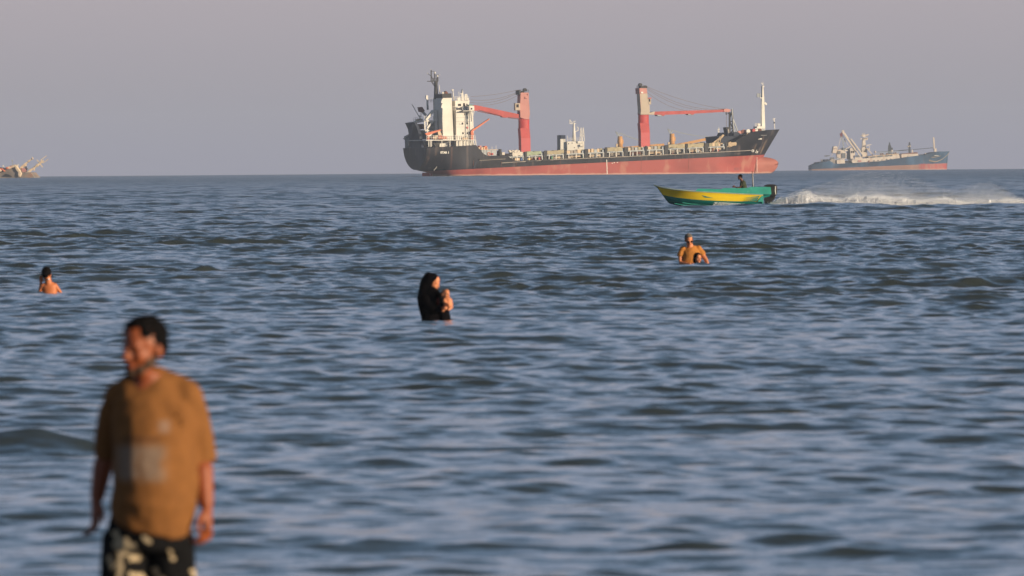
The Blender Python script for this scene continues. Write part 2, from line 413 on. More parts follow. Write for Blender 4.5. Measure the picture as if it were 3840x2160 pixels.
def text_mesh(name, txt, size, m, parent, loc, rot, depth=.02, xs=1.0, shear=0.0):
    cu = bpy.data.curves.new(name, 'FONT'); cu.body = txt; cu.size = size; cu.extrude = depth; cu.offset = size * .045; cu.align_x = 'CENTER'; cu.align_y = 'CENTER'; cu.shear = shear
    o = bpy.data.objects.new(name, cu); col.objects.link(o)
    dg = bpy.context.evaluated_depsgraph_get(); me = bpy.data.meshes.new_from_object(o.evaluated_get(dg)); bpy.data.objects.remove(o)
    me.name = name; me.materials.clear(); me.materials.append(m)
    o = bpy.data.objects.new(name, me); col.objects.link(o); o.parent = parent; o.location = loc; o.rotation_euler = rot; o.scale = (xs, 1, 1)
    return o
def interp(tab, x):
    if x <= tab[0][0]: return tab[0][1]
    for (a, b), (c, d) in zip(tab, tab[1:]):
        if x <= c: return b + (d - b) * (x - a) / (c - a)
    return tab[-1][1]
def lerp(a, b, t): return a + (b - a) * t
# ================================================================== the big freighter
BM = 17.0
F = Frame(1606, 2150, R_(21))
ship = thing('cargo_ship', F, 'large black and red freighter with white stern tower and two tall red deck cranes', 'ship')
K = Kit(F, ship); P = K.P
tip = P(2923, 485, BM / 2); st_low = P(2863, 586, BM / 2)
U0 = 78.0
def ustem(z): return st_low.x + (tip.x - st_low.x) * max(-.25, (z - st_low.z) / (tip.z - st_low.z)) ** 1 if z > st_low.z else st_low.x - .25 * (st_low.z - z)
sheer = []
for x, y in ((1600, 554), (1680, 550), (1785, 544), (1791, 551), (1800, 561), (1812, 575), (1825, 583), (1840, 586), (1894, 584), (1903, 584), (1915, 593), (1935, 603),
             (2100, 595.5), (2260, 589.5), (2500, 579), (2700, 568)):
    q = P(x, y, 0); sheer.append((q.x, q.z))
for x, y, u in ((2731, 556, 82.4), (2762, 531, 85), (2790, 511, 87.3), (2811, 500, 89), (2840, 492.5, 91.6), (2880, 489, 94.6), (2923, 485, 98)):
    h = BM / 2 * (1 - max(0, (u - U0) / (tip.x - U0)) ** 2.6)
    q = P(x, y, BM / 2 - h); sheer.append((q.x, q.z))
sheer[-1] = (tip.x, tip.z)
rings = []
us = [0, .6, 1.5, 3, 5, 8, 10, 12.2, 12.6, 13, 13.4, 13.9, 14.5, 15.1, 15.6, 16.2, 17, 19, 20.6, 21.2, 21.7, 22.4, 23.2, 24, 28, 34, 42, 50, 58, 66, 72, U0]
us = sorted(set(us + [a for a, b in sheer if a < U0]))
NZ = 14
for u in us:
    zd = interp(sheer, u); zk = interp([(0, 1.6), (3, 1.0), (4.5, .7), (5.6, -.2), (8, -3.2), (100, -3.2)], u)
    n = interp([(0, 1.9), (6, 2.4), (14, 4), (26, 9)], u)
    half = []
    for i in range(NZ + 1):
        t_ = (i / NZ) ** 1.5; z = zk + (zd - zk) * t_
        half.append((BM / 2 * max(.02, (1 - (1 - t_) ** n)) ** (1 / n), z))
    rings.append([(u, BM / 2 - h, z) for h, z in reversed(half)] + [(u, BM / 2 + h, z) for h, z in half])
for s_ in (.06, .13, .2, .27, .34, .41, .48, .55, .62, .69, .76, .83, .89, .94, .98, 1.0):
    half = []
    u_d = U0 + (tip.x - U0) * s_; zd = interp(sheer, u_d); zk = -3.2
    for i in range(NZ + 1):
        t_ = (i / NZ) ** .8; z = zk + (zd - zk) * t_
        uu = U0 + (ustem(z) - U0) * s_
        pw = 1.35 + 1.5 * min(1, max(0, (z - 2) / 8))
        half.append((BM / 2 * max(0.012, (1 - s_ ** pw)), uu, z))
    rings.append([(u, BM / 2 - h, z) for h, u, z in reversed(half)] + [(u, BM / 2 + h, z) for h, u, z in half])
b0 = P(1645, 641, 0); b1 = P(2260, 610, 0); b2 = P(2771, 586, 1.5)
sl = (b2.z - b0.z) / (b2.x - b0.x); c2 = ((b1.z - b0.z) / (b1.x - b0.x) - sl) / (b1.x - b2.x)
sl2 = sl - c2 * (b0.x + b2.x); z00 = b0.z - sl2 * b0.x - c2 * b0.x ** 2
g0 = P(2775, 566, 2).x
hm_ = hull_material('freighter_hull', (.013, .0135, .019), (.36, .084, .072), z00, sl2, c2=c2, patches=[
    (g0 - 2.2, g0 + .4, 4.6, 6.1, 0, (.20, .16, .145), .75), (91.2, 92.1, 4.8, 8.8, .35, (.42, .29, .18), .9), (88.6, 89.6, 4.6, 7.8, .25, (.26, .19, .14), .6),
    (6.0, 6.7, 1.5, 8, 0, (.30, .15, .10), .7), (.1, .8, 2.2, 8, 0, (.30, .17, .12), .6), (83, 86, .6, 1.8, .8, (.10, .07, .07), .5)])
hullob = MB().loft(rings).build('hull', hm_, ship, False)
hullob.modifiers.new('es', 'EDGE_SPLIT').split_angle = R_(38)
for p in hullob.data.polygons: p.use_smooth = True
bulb = MB(); bc = Vector((88.5, BM / 2, 2.3)); rg = []
for i in range(15):
    a = i / 14 * math.pi / 2; r_ = max(.05, math.cos(a)) ** .62
    uu = bc.x + (P(2917, 613, BM / 2).x - bc.x) * math.sin(a) ** 1.0
    rg.append([(uu, bc.y + 2.0 * r_ * math.cos(q), bc.z + (1 if math.sin(q) > 0 else 1.9) * 2.25 * r_ * math.sin(q) + (0 if math.sin(q) > 0 else .9 * math.sin(a))) for q in [2 * math.pi * j / 20 for j in range(20)]])
bulb.loft(rg).build('bulbous_bow', hull_material('bulb_paint', (.02, .02, .02), (.43, .15, .115), 40, 0, spot=(.4, .3, .2)), ship, True)
K.box('rudder', 'pink', 1586, 647, 1623, 668, 8.0, 8.8, bevel=.2)
# ship's name, load marks and draught scales in white
wm = mat('white_lettering', (.80, .78, .72), .6, .03)
q = P(1668, 572.3, -.03); text_mesh('name_lettering', 'STAR 1', .74, wm, ship, q, (R_(90), 0, 0), .02, 1.02)
hb_ = 3.6
def bowpt(x, y, v): q = P(x, y, v); q.y -= .06; return q
text_mesh('name_lettering', 'STAR1', .46, wm, ship, bowpt(2849, 521, 3.4), (R_(90), 0, R_(22)), .12, 1.0, .3)
cm = MB(); cc = bowpt(2823, 565.5, 1.9)
cm.tube([cc, cc + Vector((.02, .06, 0)) * 3], .36, 18).build('load_mark', wm, ship)
MB().bar(cc + Vector((-.25, -.05, 0)), cc + Vector((.25, .05, 0)), .06).build('load_mark', M['black'], ship)
MB().bar(cc + Vector((0, -.04, -.25)), cc + Vector((0, -.02, .25)), .06).build('load_mark', M['black'], ship)
mk = MB(); a = bowpt(2838, 568, 2.5)
for d0, d1 in (((-.45, -.35), (-.1, .35)), ((-.1, .0), (.32, 0)), ((-.45, -.35), (.2, -.35)), ((.2, -.35), (.32, 0)), ((-.1, .35), (.05, .35))):
    mk.bar(a + Vector((d0[0], d0[0] * .4, d0[1])), a + Vector((d1[0], d1[0] * .4, d1[1])), .1)
mk.build('bow_mark', wm, ship)
for x0, y0, x1, y1, v, n in ((2275, 600, 2277, 655, 0, 16), (1612, 650, 1614, 660, 8.0, 4), (1628, 638, 1640, 623, 0, 7)):
    for i in range(n):
        q = P(lerp(x0, x1, i / n), lerp(y0, y1, i / n), v); w_ = .1 if n > 8 else .05
        MB().box((q.x - w_, v - .04, q.z - w_), (q.x + w_, v + .05, q.z + w_)).build('draught_mark', wm, ship)
for x, y in ((2303, 610), (2315, 609), (2296, 612)):
    q = P(x, y, 0); MB().box((q.x - .14, -.03, q.z - .08), (q.x + .14, .05, q.z + .08)).build('tug_mark', wm, ship)
for i in range(12):
    z = lerp(.4, 4.3, i / 12); uu = 92.3; MB().box((uu - .08, BM / 2 - 2.3, z - .08), (uu + .08, BM / 2 - 1.9, z + .08)).build('draught_mark', wm, ship)
# rubbing strake along the deck edge, fat dark fenders, shade of a hull recess
def strip(name, m, pts, v, w, h):
    mb = MB()
    for (x0, y0), (x1, y1) in zip(pts, pts[1:]): mb.bar(P(x0, y0, v), P(x1, y1, v), h, w)
    return mb.build(name, M[m], ship)
strip('deck_edge', 'coaming', [(1880, 611), (1960, 606), (2100, 597.5), (2260, 591), (2500, 580.5), (2704, 570), (2816, 564)], -.05, .25, .16)
strip('rubbing_strake', 'coaming', [(1797, 602), (1895, 596)], -.05, .2, .12)
strip('rubbing_strake', 'black', [(1797, 599), (1895, 593)], -.15, .35, .3)
K.poly('fender', 'black', [(1975, 604), (2012, 602), (2010, 606), (1978, 608)], -.35, .1)
K.poly('fender', 'black', [(2031, 600), (2064, 598), (2062, 601), (2034, 604)], -.35, .1)
K.poly('recess_shade', 'darkblue', [(1785, 606), (1789, 606), (1778, 632), (1774, 632)], -.03, .05)  # recess shade put on the hull as a flat dark sheet
for x in (1776, 1880, 1936, 2583, 2101, 2405):
    y = interp([(1776, 602), (1936, 607), (2260, 592), (2583, 578)], x)
    K.bars('weld_seam', 'rust', [(x, y, x - 1, y + (20 if x < 2200 else 60))], 0, .07)
# ---- deck gear between the stern house and the forecastle
ytop = lambda x: interp([(1900, 574), (1960, 571), (2260, 556), (2500, 544), (2700, 534)], x)
yed = lambda x: interp([(1935, 603), (2100, 595.5), (2260, 589.5), (2500, 579), (2704, 567)], x)
def run(x0, x1, n): return [x0 + (x1 - x0) * i / n for i in range(n + 1)]
K.poly('hatch_coaming', 'coaming', [(x, ytop(x) + 4) for x in run(1915, 2730, 8)] + [(x, yed(x) + 3) for x in reversed(run(1915, 2730, 8))], 2.2, 15)
K.poly('coaming_beam', 'lightgrey', [(x, ytop(x) + 13.5) for x in run(1905, 2725, 8)] + [(x, ytop(x) + 18) for x in reversed(run(1905, 2725, 8))], .25, .6)
K.poly('deck_shelf', 'coaming', [(x, ytop(x) + 2) for x in run(1920, 2725, 8)] + [(x, ytop(x) + 13) for x in reversed(run(1920, 2725, 8))], .9, 2.3)
tarps = [(1922, 1960, 'sack'), (1973, 2030, 'tarp_green'), (2052, 2115, 'tarp'), (2126, 2192, 'coaming'), (2206, 2262, 'coaming'), (2278, 2334, 'tarp'), (2356, 2418, 'coaming'), (2430, 2490, 'coaming'),
         (2507, 2568, 'tarp'), (2580, 2640, 'tarp'), (2660, 2716, 'coaming'), (2732, 2762, 'rope')]
for k, (x0, x1, m) in enumerate(tarps):
    if m == 'coaming':
        for i in range(5):
            xa = lerp(x0, x1, i / 5); xb = xa + (x1 - x0) / 5 * rnd.uniform(.6, .96); t0 = ytop(xa) + rnd.uniform(-1, 3)
            K.box('cargo_gear', rnd.choice(['coaming', 'tarp', 'coaming', 'cream', 'lightgrey']), xa, t0, xb, ytop(xa) + 13, .5 + rnd.random() * .3, 2.0)
    else:
        pts = []; n = 10
        for i in range(n + 1): pts.append((lerp(x0, x1, i / n), ytop(lerp(x0, x1, i / n)) - 1 + rnd.uniform(-1.6, 1.6)))
        for i in range(n + 1): pts.append((lerp(x1, x0, i / n), ytop(lerp(x1, x0, i / n)) + 12 + rnd.uniform(-2, 3.5)))
        K.poly('tarpaulin', m, pts, .12 + .05 * (k % 2), 2.1)
for x0, x1, t in ((1968, 1976, -1), (2039, 2051, 0), (2118, 2125, -1), (2193, 2205, 0), (2269, 2277, -1), (2341, 2355, 0), (2420, 2427, -1), (2493, 2506, 0), (2571, 2578, -1), (2642, 2657, 0), (2721, 2728, -1)):
    c = .5 * (x0 + x1)
    K.poly('stanchion', 'black', [(x0, ytop(c) + t), (x1, ytop(c) + t), (x1, yed(c) + 1), (x0, yed(c) + 1)], -.02, .3)
    K.poly('stanchion_web', 'shadegrey', [(x0 - 11, ytop(c) + 6), (x0 - .5, ytop(c) + 3), (x0 - .5, yed(c)), (x0 - 8, yed(c))], .32, .5)
for x0, x1 in ((1908, 1968), (1978, 2038), (2053, 2117), (2127, 2192), (2207, 2268), (2279, 2340), (2357, 2419), (2429, 2492), (2508, 2570), (2580, 2641), (2659, 2720)):
    for i in range(3):
        x = lerp(x0 + 6, x1 - 4, i / 2); K.bars('post', 'white2', [(x, ytop(x) + 17, x, yed(x))], .3, .17)
    for dy in (4, 9): K.bars('pipe', rnd.choice(['rust', 'coaming', 'cream', 'coaming']), [(x0 + rnd.uniform(0, 12), ytop(x0) + 18 + dy, x1 - rnd.uniform(0, 12), ytop(x1) + 18 + dy)], .9, .22)
    for i in range(3):
        x = rnd.uniform(x0, x1 - 9); K.box('deck_locker', rnd.choice(['lightgrey', 'rust', 'coaming', 'shadegrey', 'black', 'cream']), x, ytop(x) + 19 + rnd.random() * 5, x + rnd.uniform(3, 9), yed(x) - .5, .7 + .3 * i, 1.6 + .3 * i)
for x in (1953, 1960, 1975): K.box('drum', 'blue', x, 592, x + 5.5, 602, .4, .9)
K.box('crate', 'yel', 1979, 593, 1989, 600, .3, .8); K.box('crate', 'cream', 1931, 593, 1949, 602, .3, 1.2)
for x, y in ((2020, 590), (2635, 556), (2690, 561)): K.box('fire_box', 'red', x, y, x + 6, y + 9, .35, .9)
for x, y in ((2068, 586), (2185, 583), (2570, 566)): K.box('vent', 'green', x, y, x + 5, y + 10, .3, .8)
for i in range(12):
    c = P(1909 + i * 3.4 + rnd.random(), (566, 571, 568, 574)[i % 4], 1.5 + .2 * (i % 3)); MB().ell(c, (rnd.uniform(.35, .6), .4, rnd.uniform(.25, .42)), 8, 6).build('sack', M['sack'], ship, True)
# low deck shelter with crates abaft the holds
K.box('deck_shelter', 'lightgrey', 1806, 562, 1862, 584, 1.2, 8); K.box('shelter_roof', 'cream', 1806, 560, 1872, 562, 1.0, 8.2)
for x in (1815, 1826, 1843): K.bars('shelter_seam', 'shadegrey', [(x, 563, x, 584)], 1.15, .08)
K.box('door_frame', 'black', 1874, 559, 1881, 585, .6, 1.6); K.box('locker', 'maroon', 1867, 566, 1873, 583, 1.4, 2)
cr = MB(); cc = P(1834, 577, 1.1)
for j in range(16):
    a, b_ = 2 * math.pi * j / 16, 2 * math.pi * (j + 1) / 16
    cr.bar(cc + Vector((.36 * math.cos(a), 0, .36 * math.sin(a))), cc + Vector((.36 * math.cos(b_), 0, .36 * math.sin(b_))), .15)
cr.build('life_ring', M['orange'], ship); K.box('fire_box', 'red', 1844, 574, 1850, 581, .9, 1.2)
for x0, x1, y0, m in ((1795, 1811, 552, 'cream'), (1814, 1829, 552, 'cream'), (1799, 1806, 546, 'salmon'), (1818, 1827, 547.5, 'orange')): K.box('crate', m, x0, y0, x1, 561, 2, 3.6)
K.box('deck_winch', 'sack', 1883, 571, 1893, 581, 1, 2); K.bars('whip_aerial', 'white2', [(1860, 545, 1860, 560), (1845, 549, 1845, 560)], 2, .07)
# ---- stern house
def house(x0, y0, x1, y1, v0, v1, m='white', name='deckhouse_block'): return K.box(name, m, x0, y0, x1, y1, v0, v1)
fun = K.poly('funnel_casing', 'white', [(1660, 366), (1694, 366), (1701, 524), (1662, 524), (1659, 450)], 1.3, 6.2)
K.poly('funnel_cap', 'black', [(1657, 353), (1693, 350), (1694.5, 366.5), (1659, 367.5)], 1.2, 6.4, fun)
K.poly('funnel_cap_shoulder', 'black', [(1654, 364), (1664, 356), (1664, 368), (1654, 368)], 3.4, 6.6, fun)
K.poly('exhaust_pipe', 'rust', [(1669, 351), (1670, 344), (1674, 341), (1680, 348), (1680, 352)], 2.6, 3.8, fun)
for x in (1659, 1663, 1671): K.mast('exhaust_pipe', 'white2', x, 353, x, 345 if x < 1670 else 347, 3, .18, .16, fun)
for y in (372, 390):
    K.poly('funnel_louvre', 'white2', [(1657, y), (1660, y), (1660, y + 16), (1654, y + 14)], 1.1, 1.5, fun)
house(1657, 367, 1690, 560, 6.2, 12.2, 'white')                       # inner casing whose after face is in shade
aft = house(1658, 384, 1684, 470, 12.2, 15.5, 'white')
hs = house(1711, 412, 1771, 548, 1.0, 15.8)
K.poly('house_front_flare', 'white', [(1771, 412), (1774, 430), (1778, 520), (1778, 548), (1770.8, 548), (1770.8, 412)], 1.0, 15.8, hs)
wheel = house(1707, 377, 1757, 412, 2.2, 14.8, name='wheelhouse')
K.poly('wheelhouse_front', 'white', [(1756.8, 376), (1761, 376), (1758, 402), (1756.8, 402)], 2.2, 14.8, wheel)
K.poly('bridge_wing_screen', 'lightgrey', [(1734, 400), (1760, 399), (1760, 416), (1738, 416), (1734, 410)], .6, 1.0)
K.box('bridge_wing', 'white', 1759, 396, 1779, 414, -.9, 2.4, bevel=.12)
K.box('bridge_wing_floor', 'white2', 1737, 414.5, 1779, 417, -.7, 2.4)
K.box('wing_awning', 'green', 1760, 392.5, 1771, 396, .2, 1.4)
K.bars('wing_strut', 'white2', [(1766, 417, 1770, 445), (1778, 416, 1772, 440), (1770, 417, 1771, 455)], -.3, .14)
K.box('deck_edge_plate', 'white2', 1707, 399, 1735, 401.5, .9, 1.2)
for x0, y0, x1, y1, v, m, par in ((1718, 389.5, 1729, 397, 2.2, 'glass', wheel), (1737, 387, 1744, 399, 2.2, 'glass', wheel), (1749, 389, 1753.5, 397, 2.2, 'glass', wheel),
                          (1765.5, 404.5, 1771.5, 410, -.9, 'glass', ship), (1741.5, 424, 1745, 431, 1, 'glass', hs), (1748.5, 424, 1753, 430, 1, 'glass', hs), (1731.5, 459.5, 1737, 466.5, 1, 'glass', hs),
                          (1724, 460, 1728.5, 466.5, 1, 'white2', hs), (1749.5, 459.5, 1753.5, 465.5, 1, 'glass', hs), (1734, 495.5, 1739, 502.5, 1, 'glass', hs), (1751, 495.5, 1755, 502, 1, 'glass', hs)):
    w = K.box('window', m, x0, y0, x1, y1, v - .05, v + .1, par); 
    K.box('sill', 'shadegrey', x0 - .6, y1, x1 + .6, y1 + .8, v - .1, v + .1, w)
K.box('life_ring_locker', 'pink', 1750, 475, 1756, 482, .8, 1.1)
K.bars('drain_pipe', 'lightgrey', [(1761, 418, 1763, 500), (1766, 418, 1769, 455), (1755, 418, 1757, 545)], .9, .08)
lad = MB()
for i in range(24): y = lerp(424, 520, i / 24); lad.bar(P(1744.5, y, .9), P(1747.5, y, .9), .05)
lad.bar(P(1744.5, 424, .9), P(1745.5, 520, .9), .05); lad.bar(P(1747.5, 424, .9), P(1748.5, 520, .9), .05); lad.build('ladder', M['lightgrey'], ship)
for y in (441, 455, 476): K.bars('deck_seam', 'lightgrey', [(1713, y, 1772, y)], .97, .06)
K.box('weather_deck', 'white2', 1598, 523.5, 1785, 527.5, .3, 15.5)
K.box('lower_house', 'white', 1640, 527.5, 1705, 552, 3.2, 14); K.box('lower_house', 'white', 1714, 527.5, 1772, 549, 1.6, 14)
K.box('recess_wall', 'shadegrey', 1700, 527.5, 1716, 550, 3.4, 13)
K.box('winch_house', 'cream', 1600, 541, 1640, 553, 9, 13)
K.box('door', 'black', 1735, 534, 1739, 547, 1.5, 1.7); K.box('door', 'black', 1740, 534, 1743.5, 546.5, 1.5, 1.7)
for x in (1607, 1613, 1618, 1657, 1687, 1716, 1729, 1745, 1756, 1768): K.bars('awning_post', 'white2', [(x, 527, x, 550)], .45, .16)
K.bars('awning_post', 'white2', [(1774, 527, 1778, 544, .45, .22), (1783, 527, 1785, 545, .45, .22)], .45, .2)
for x, y in ((1691, 541), (1702, 541)): K.box('life_ring', 'orange', x - 3.2, y - 3.5, x + 3, y + 3.5, 3.0, 3.2)
K.bars('gangway', 'lightgrey', [(1664, 549, 1678, 529), (1669, 549, 1683, 529)], 1.2, .1)
K.rail(1600, 523.5, 1783, 523.5, .35, n=22)
K.rail(1705, 376, 1758, 376, 2.4, n=10, h=.9); K.rail(1699, 412, 1712, 412, 2.2, n=3, h=.9); K.rail(1608, 384, 1646, 384, 13, n=7, m='shadegrey')
# aft platforms, stairs, pillars
K.box('platform', 'white2', 1592, 451, 1641, 455.5, 4.5, 12); K.box('platform', 'white2', 1594, 488, 1641, 492, 4.5, 12)
K.poly('platform', 'white2', [(1552, 459), (1586, 453.5), (1586, 457), (1560, 462.5)], 8.5, 13.5)
K.box('liferaft', 'cream', 1566, 446, 1585, 454, 9, 10.5); K.box('liferaft', 'maroon', 1571, 444.5, 1580, 446.5, 9, 10)
K.rail(1551, 457, 1586, 453, 8.6, n=5); K.rail(1592, 451, 1636, 451, 4.6, n=7); K.rail(1594, 488, 1636, 488, 4.6, n=7)
K.bars('pillar', 'white2', [(1602, 455, 1602, 488), (1592, 455, 1593, 488), (1603, 492, 1603, 505), (1599, 505, 1600, 524)], 4.7, .3)
K.box('pillar', 'white2', 1633, 414, 1640, 488, 4.2, 5.0)
K.bars('stairway', 'white2', [(1597, 450, 1627, 415, 4.4, .5), (1602, 480, 1622, 456, 4.4, .42), (1592, 447, 1621, 413, 5.2, .2)], 4.4, .4)
K.box('casing_screen', 'shadegrey', 1606, 456, 1660, 523, 12, 13)
K.poly('freefall_lifeboat', 'maroon', [(1566, 466), (1590, 464), (1594, 484), (1574, 486), (1568, 480)], 9, 11.5, bevel=.3)
K.box('lifeboat_cradle', 'white2', 1570, 482, 1577, 492, 9, 11); K.poly('mooring_winch', 'shadegrey', [(1572, 494), (1596, 488), (1597, 523), (1577, 523)], 9, 12)
wj = K.poly('provision_crane', 'maroon', [(1570, 402), (1584, 401), (1594, 416), (1586, 421), (1574, 419)], 10.5, 11.5)
K.poly('crane_arm', 'shadegrey', [(1583, 420), (1589, 416), (1601, 430), (1597, 436)], 10.6, 11.3, wj)
K.bars('hoist_wire', 'cable', [(1577, 420, 1576, 436), (1581, 420, 1581, 438)], 11, .06, wj)
K.box('hoist_block', 'maroon', 1574, 433, 1578, 438, 10.9, 11.2, wj)
K.bars('fishing_pole', 'white2', [(1545, 391, 1573, 440)], 10, .16); K.bars('light_post', 'white2', [(1575, 436, 1576, 450)], 9.5, .2)
dv = K.poly('davit', 'orange', [(1594, 501), (1600, 498), (1653, 485), (1655, 489), (1610, 506), (1603, 509), (1597, 504)], 1.2, 1.8)
K.box('davit_base', 'orange', 1602, 512, 1611, 523.5, 1.2, 2, dv); K.box('davit_post', 'white2', 1603, 507, 1610, 513, 1.3, 1.8, dv); K.bars('davit_strut', 'white2', [(1610, 511, 1622, 498)], 1.6, .3, dv)
K.poly('liferaft_station', 'cream', [(1623, 512), (1640, 507), (1643, 507), (1643, 523), (1626, 523)], 1.6, 3, bevel=.15)
rb = K.poly('rescue_boat', 'orange', [(1641, 511), (1674, 510), (1683, 518), (1674, 522), (1641, 522)], 1.2, 3, bevel=.3)
K.poly('boat_cover', 'orange', [(1645, 508), (1672, 507), (1676, 511), (1643, 511)], 1.5, 2.6, rb, bevel=.2)
K.poly('rescue_davit_frame', 'cream', [(1641, 492), (1651, 492), (1657, 506), (1644, 506)], 1.6, 1.9)
c2_ = K.box('stores_crane', 'orange', 1767.5, 505, 1776, 524, .4, 1.4)
K.poly('stores_crane_head', 'orange', [(1766, 492), (1775, 490), (1777, 506), (1767, 506)], .3, 1.5, c2_)
K.poly('stores_crane_boom', 'orange', [(1767, 495), (1770, 487), (1800, 468), (1835, 444.5), (1837, 447.5), (1801, 474), (1775, 492)], .5, 1.2, c2_)
K.box('deck_generator', 'cream', 1735, 515, 1755, 523.5, .6, 1.5)
K.poly('vent_trunk', 'black', [(1631, 534), (1648, 537), (1649, 552), (1634, 552), (1631, 546), (1622, 534)], 2.7, 3.15)
# open stern frame and folded ramp in the shade of the transom
rp = []
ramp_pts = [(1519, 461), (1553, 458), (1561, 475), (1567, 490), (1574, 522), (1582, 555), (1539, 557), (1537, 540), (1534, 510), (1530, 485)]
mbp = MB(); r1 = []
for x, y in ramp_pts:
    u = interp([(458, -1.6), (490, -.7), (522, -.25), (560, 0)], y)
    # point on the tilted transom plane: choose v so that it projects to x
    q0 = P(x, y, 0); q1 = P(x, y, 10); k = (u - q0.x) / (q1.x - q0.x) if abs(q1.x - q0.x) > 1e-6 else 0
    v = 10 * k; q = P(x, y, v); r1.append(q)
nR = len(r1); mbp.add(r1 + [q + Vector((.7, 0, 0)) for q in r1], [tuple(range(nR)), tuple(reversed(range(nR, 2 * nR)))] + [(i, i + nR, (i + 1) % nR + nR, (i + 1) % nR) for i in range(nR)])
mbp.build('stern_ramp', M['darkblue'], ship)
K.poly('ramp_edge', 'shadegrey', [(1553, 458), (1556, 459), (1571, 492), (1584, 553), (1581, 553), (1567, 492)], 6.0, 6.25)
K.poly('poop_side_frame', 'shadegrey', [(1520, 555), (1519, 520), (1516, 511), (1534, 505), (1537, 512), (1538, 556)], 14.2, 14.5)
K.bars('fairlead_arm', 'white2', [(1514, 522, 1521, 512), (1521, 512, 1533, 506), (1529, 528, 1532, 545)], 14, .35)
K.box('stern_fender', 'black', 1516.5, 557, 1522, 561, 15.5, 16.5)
# main mast, aerials
mm = K.poly('main_mast', 'black', [(1632, 372), (1634, 318), (1633, 306), (1642, 306), (1641, 318), (1644, 372)], 6.5, 7.6)
K.bars('mast_platform', 'black', [(1602, 305, 1643, 304.5, 7, .2), (1617, 306, 1634, 330, 7, .14), (1621, 306, 1635, 325, 7, .14), (1617, 262, 1617, 305, 7, .22), (1617, 283, 1626, 304, 7, .14), (1604, 276, 1615, 284, 7, .12),
                                 (1630, 276, 1631, 305, 7, .25), (1617, 268, 1630, 268, 7, .1), (1632, 282, 1649, 281, 7, .12), (1640, 288, 1640, 305, 7, .25), (1643, 290, 1643, 305, 7, .12), (1636, 292, 1636, 305, 7, .12), (1626, 292, 1626, 305, 7, .12), (1622, 292, 1622, 305, 7, .12), (1616, 293, 1643, 292, 7, .09)], 7, .15, mm)
for x, y, r in ((1630.5, 273, .26), (1640, 285.5, .24)): MB().ell(P(x, y, 7), (r, r, r * 1.1), 10, 8).build('radome', M['white2'], mm, True)
for x, y in ((1603, 275), (1648.5, 281), (1615.5, 261)): MB().ell(P(x, y, 7), (.12, .12, .14), 8, 6).build('mast_lamp', M['white2'], mm, True)
K.mast('aerial_pole', 'white2', 1650, 355, 1646, 318, 6, .13, .09); K.mast('aerial_pole', 'white2', 1604, 412, 1602, 372, 13, .3, .22); K.box('aerial_dome', 'white2', 1598, 358, 1605, 372, 12.8, 13.4)
K.mast('aerial_pole', 'white2', 1701, 375, 1698, 338, 3, .2, .14); K.poly('aerial_dish', 'white2', [(1693, 336), (1702, 335), (1700, 340), (1696, 340)], 2.8, 3.3)
rm = K.poly('radar_mast', 'white', [(1733, 377), (1734, 345), (1735.2, 334), (1736.6, 345), (1740, 377)], 7, 7.8)
K.bars('radar_arm', 'white2', [(1725, 352, 1734, 351), (1731, 352, 1731, 376), (1744, 354, 1750, 353), (1744, 354, 1745, 376, 7, .3), (1750, 354, 1751, 376, 7, .3), (1720, 344, 1723, 376, 7, .1), (1719, 366, 1719, 377, 7, .5), (1755, 367, 1756, 377, 7, .3), (1724, 366, 1725, 377, 7, .3)], 7, .16, rm)
# ---- deck cranes
def deck_crane(col_, low, head, headmat, gap, v0, dep, jib, jibmat, cab, wheels, wires, wheelr):
    x0, x1, ya, yt, yb, yc = col_
    c = K.poly('deck_crane', 'pink', [(x0 + 3, yb), (x1 + 3, yb), (x1 + 4, yc), (x0 + 4, yc)], v0, v0 + dep)
    K.poly('crane_column', 'red', [(x0, yt), (x1, yt), (x1 + 3, yb), (x0 + 3, yb)], v0, v0 + dep, c)
    a = P(.5 * (x0 + x1) - 4, yt, v0 + dep / 2); b = P(.5 * (x0 + x1) - 4, ya - 3, v0 + dep / 2)
    wd = (P(x1, ya, v0).x - P(x0, ya, v0).x) / 2
    MB().tube([a, b], [(wd * 1.15, dep / 2)] * 2, 28).build('slewing_column', M['red'], c, True).modifiers.new('es', 'EDGE_SPLIT')
    h = K.poly('crane_house', headmat, head, v0 - .15, v0 + dep + .2, c, bevel=.06)
    j = K.poly('jib', jibmat, jib, v0 + .2, v0 + dep - .2, c)
    cb = K.box('crane_cab', 'beige', *cab[:4], cab[4], cab[4] + 1.0, c, bevel=.1)
    x_, y_, X_, Y_ = cab[:4]; K.box('window', 'glass', x_ + (X_ - x_) * .25, y_ + 4, x_ + (X_ - x_) * .7, Y_ - 11, cab[4] - .04, cab[4] + .1, cb)
    for (wx, wy), r in zip(wheels, wheelr): K.wheel('sheave', 'black', wx, wy, v0 + dep / 2, r, .9, c)
    K.wires('wire_rope', 'cable', wires, v0 + dep / 2, .04, c)
    return c, h, j
v1_ = 6.5
c, h, j = deck_crane((1951, 1986, 447, 481, 518, 573), None, [(1952, 349), (1955, 347), (1983, 347), (1984, 375), (1986, 404), (1987.5, 428), (1984, 448), (1968, 446), (1951, 441), (1950, 400)], 'salmon', 0, v1_, 1.8,
    [(1777, 394), (1782, 393.5), (1955, 430), (1955, 444), (1938, 442), (1906, 439.5), (1901, 441.5), (1885, 440), (1880, 434), (1797, 413), (1790, 415), (1778, 416)], 'jib', (1932, 387, 1951, 414, v1_ - .6),
    [(1968, 337), (1960, 345)], [(1945, 337, 1765, 362, .3), (1945, 343, 1765, 374, .9), (1946, 345, 1763, 384, 1.1), (1946, 355, 1790, 393, .9)], (.42, .32))
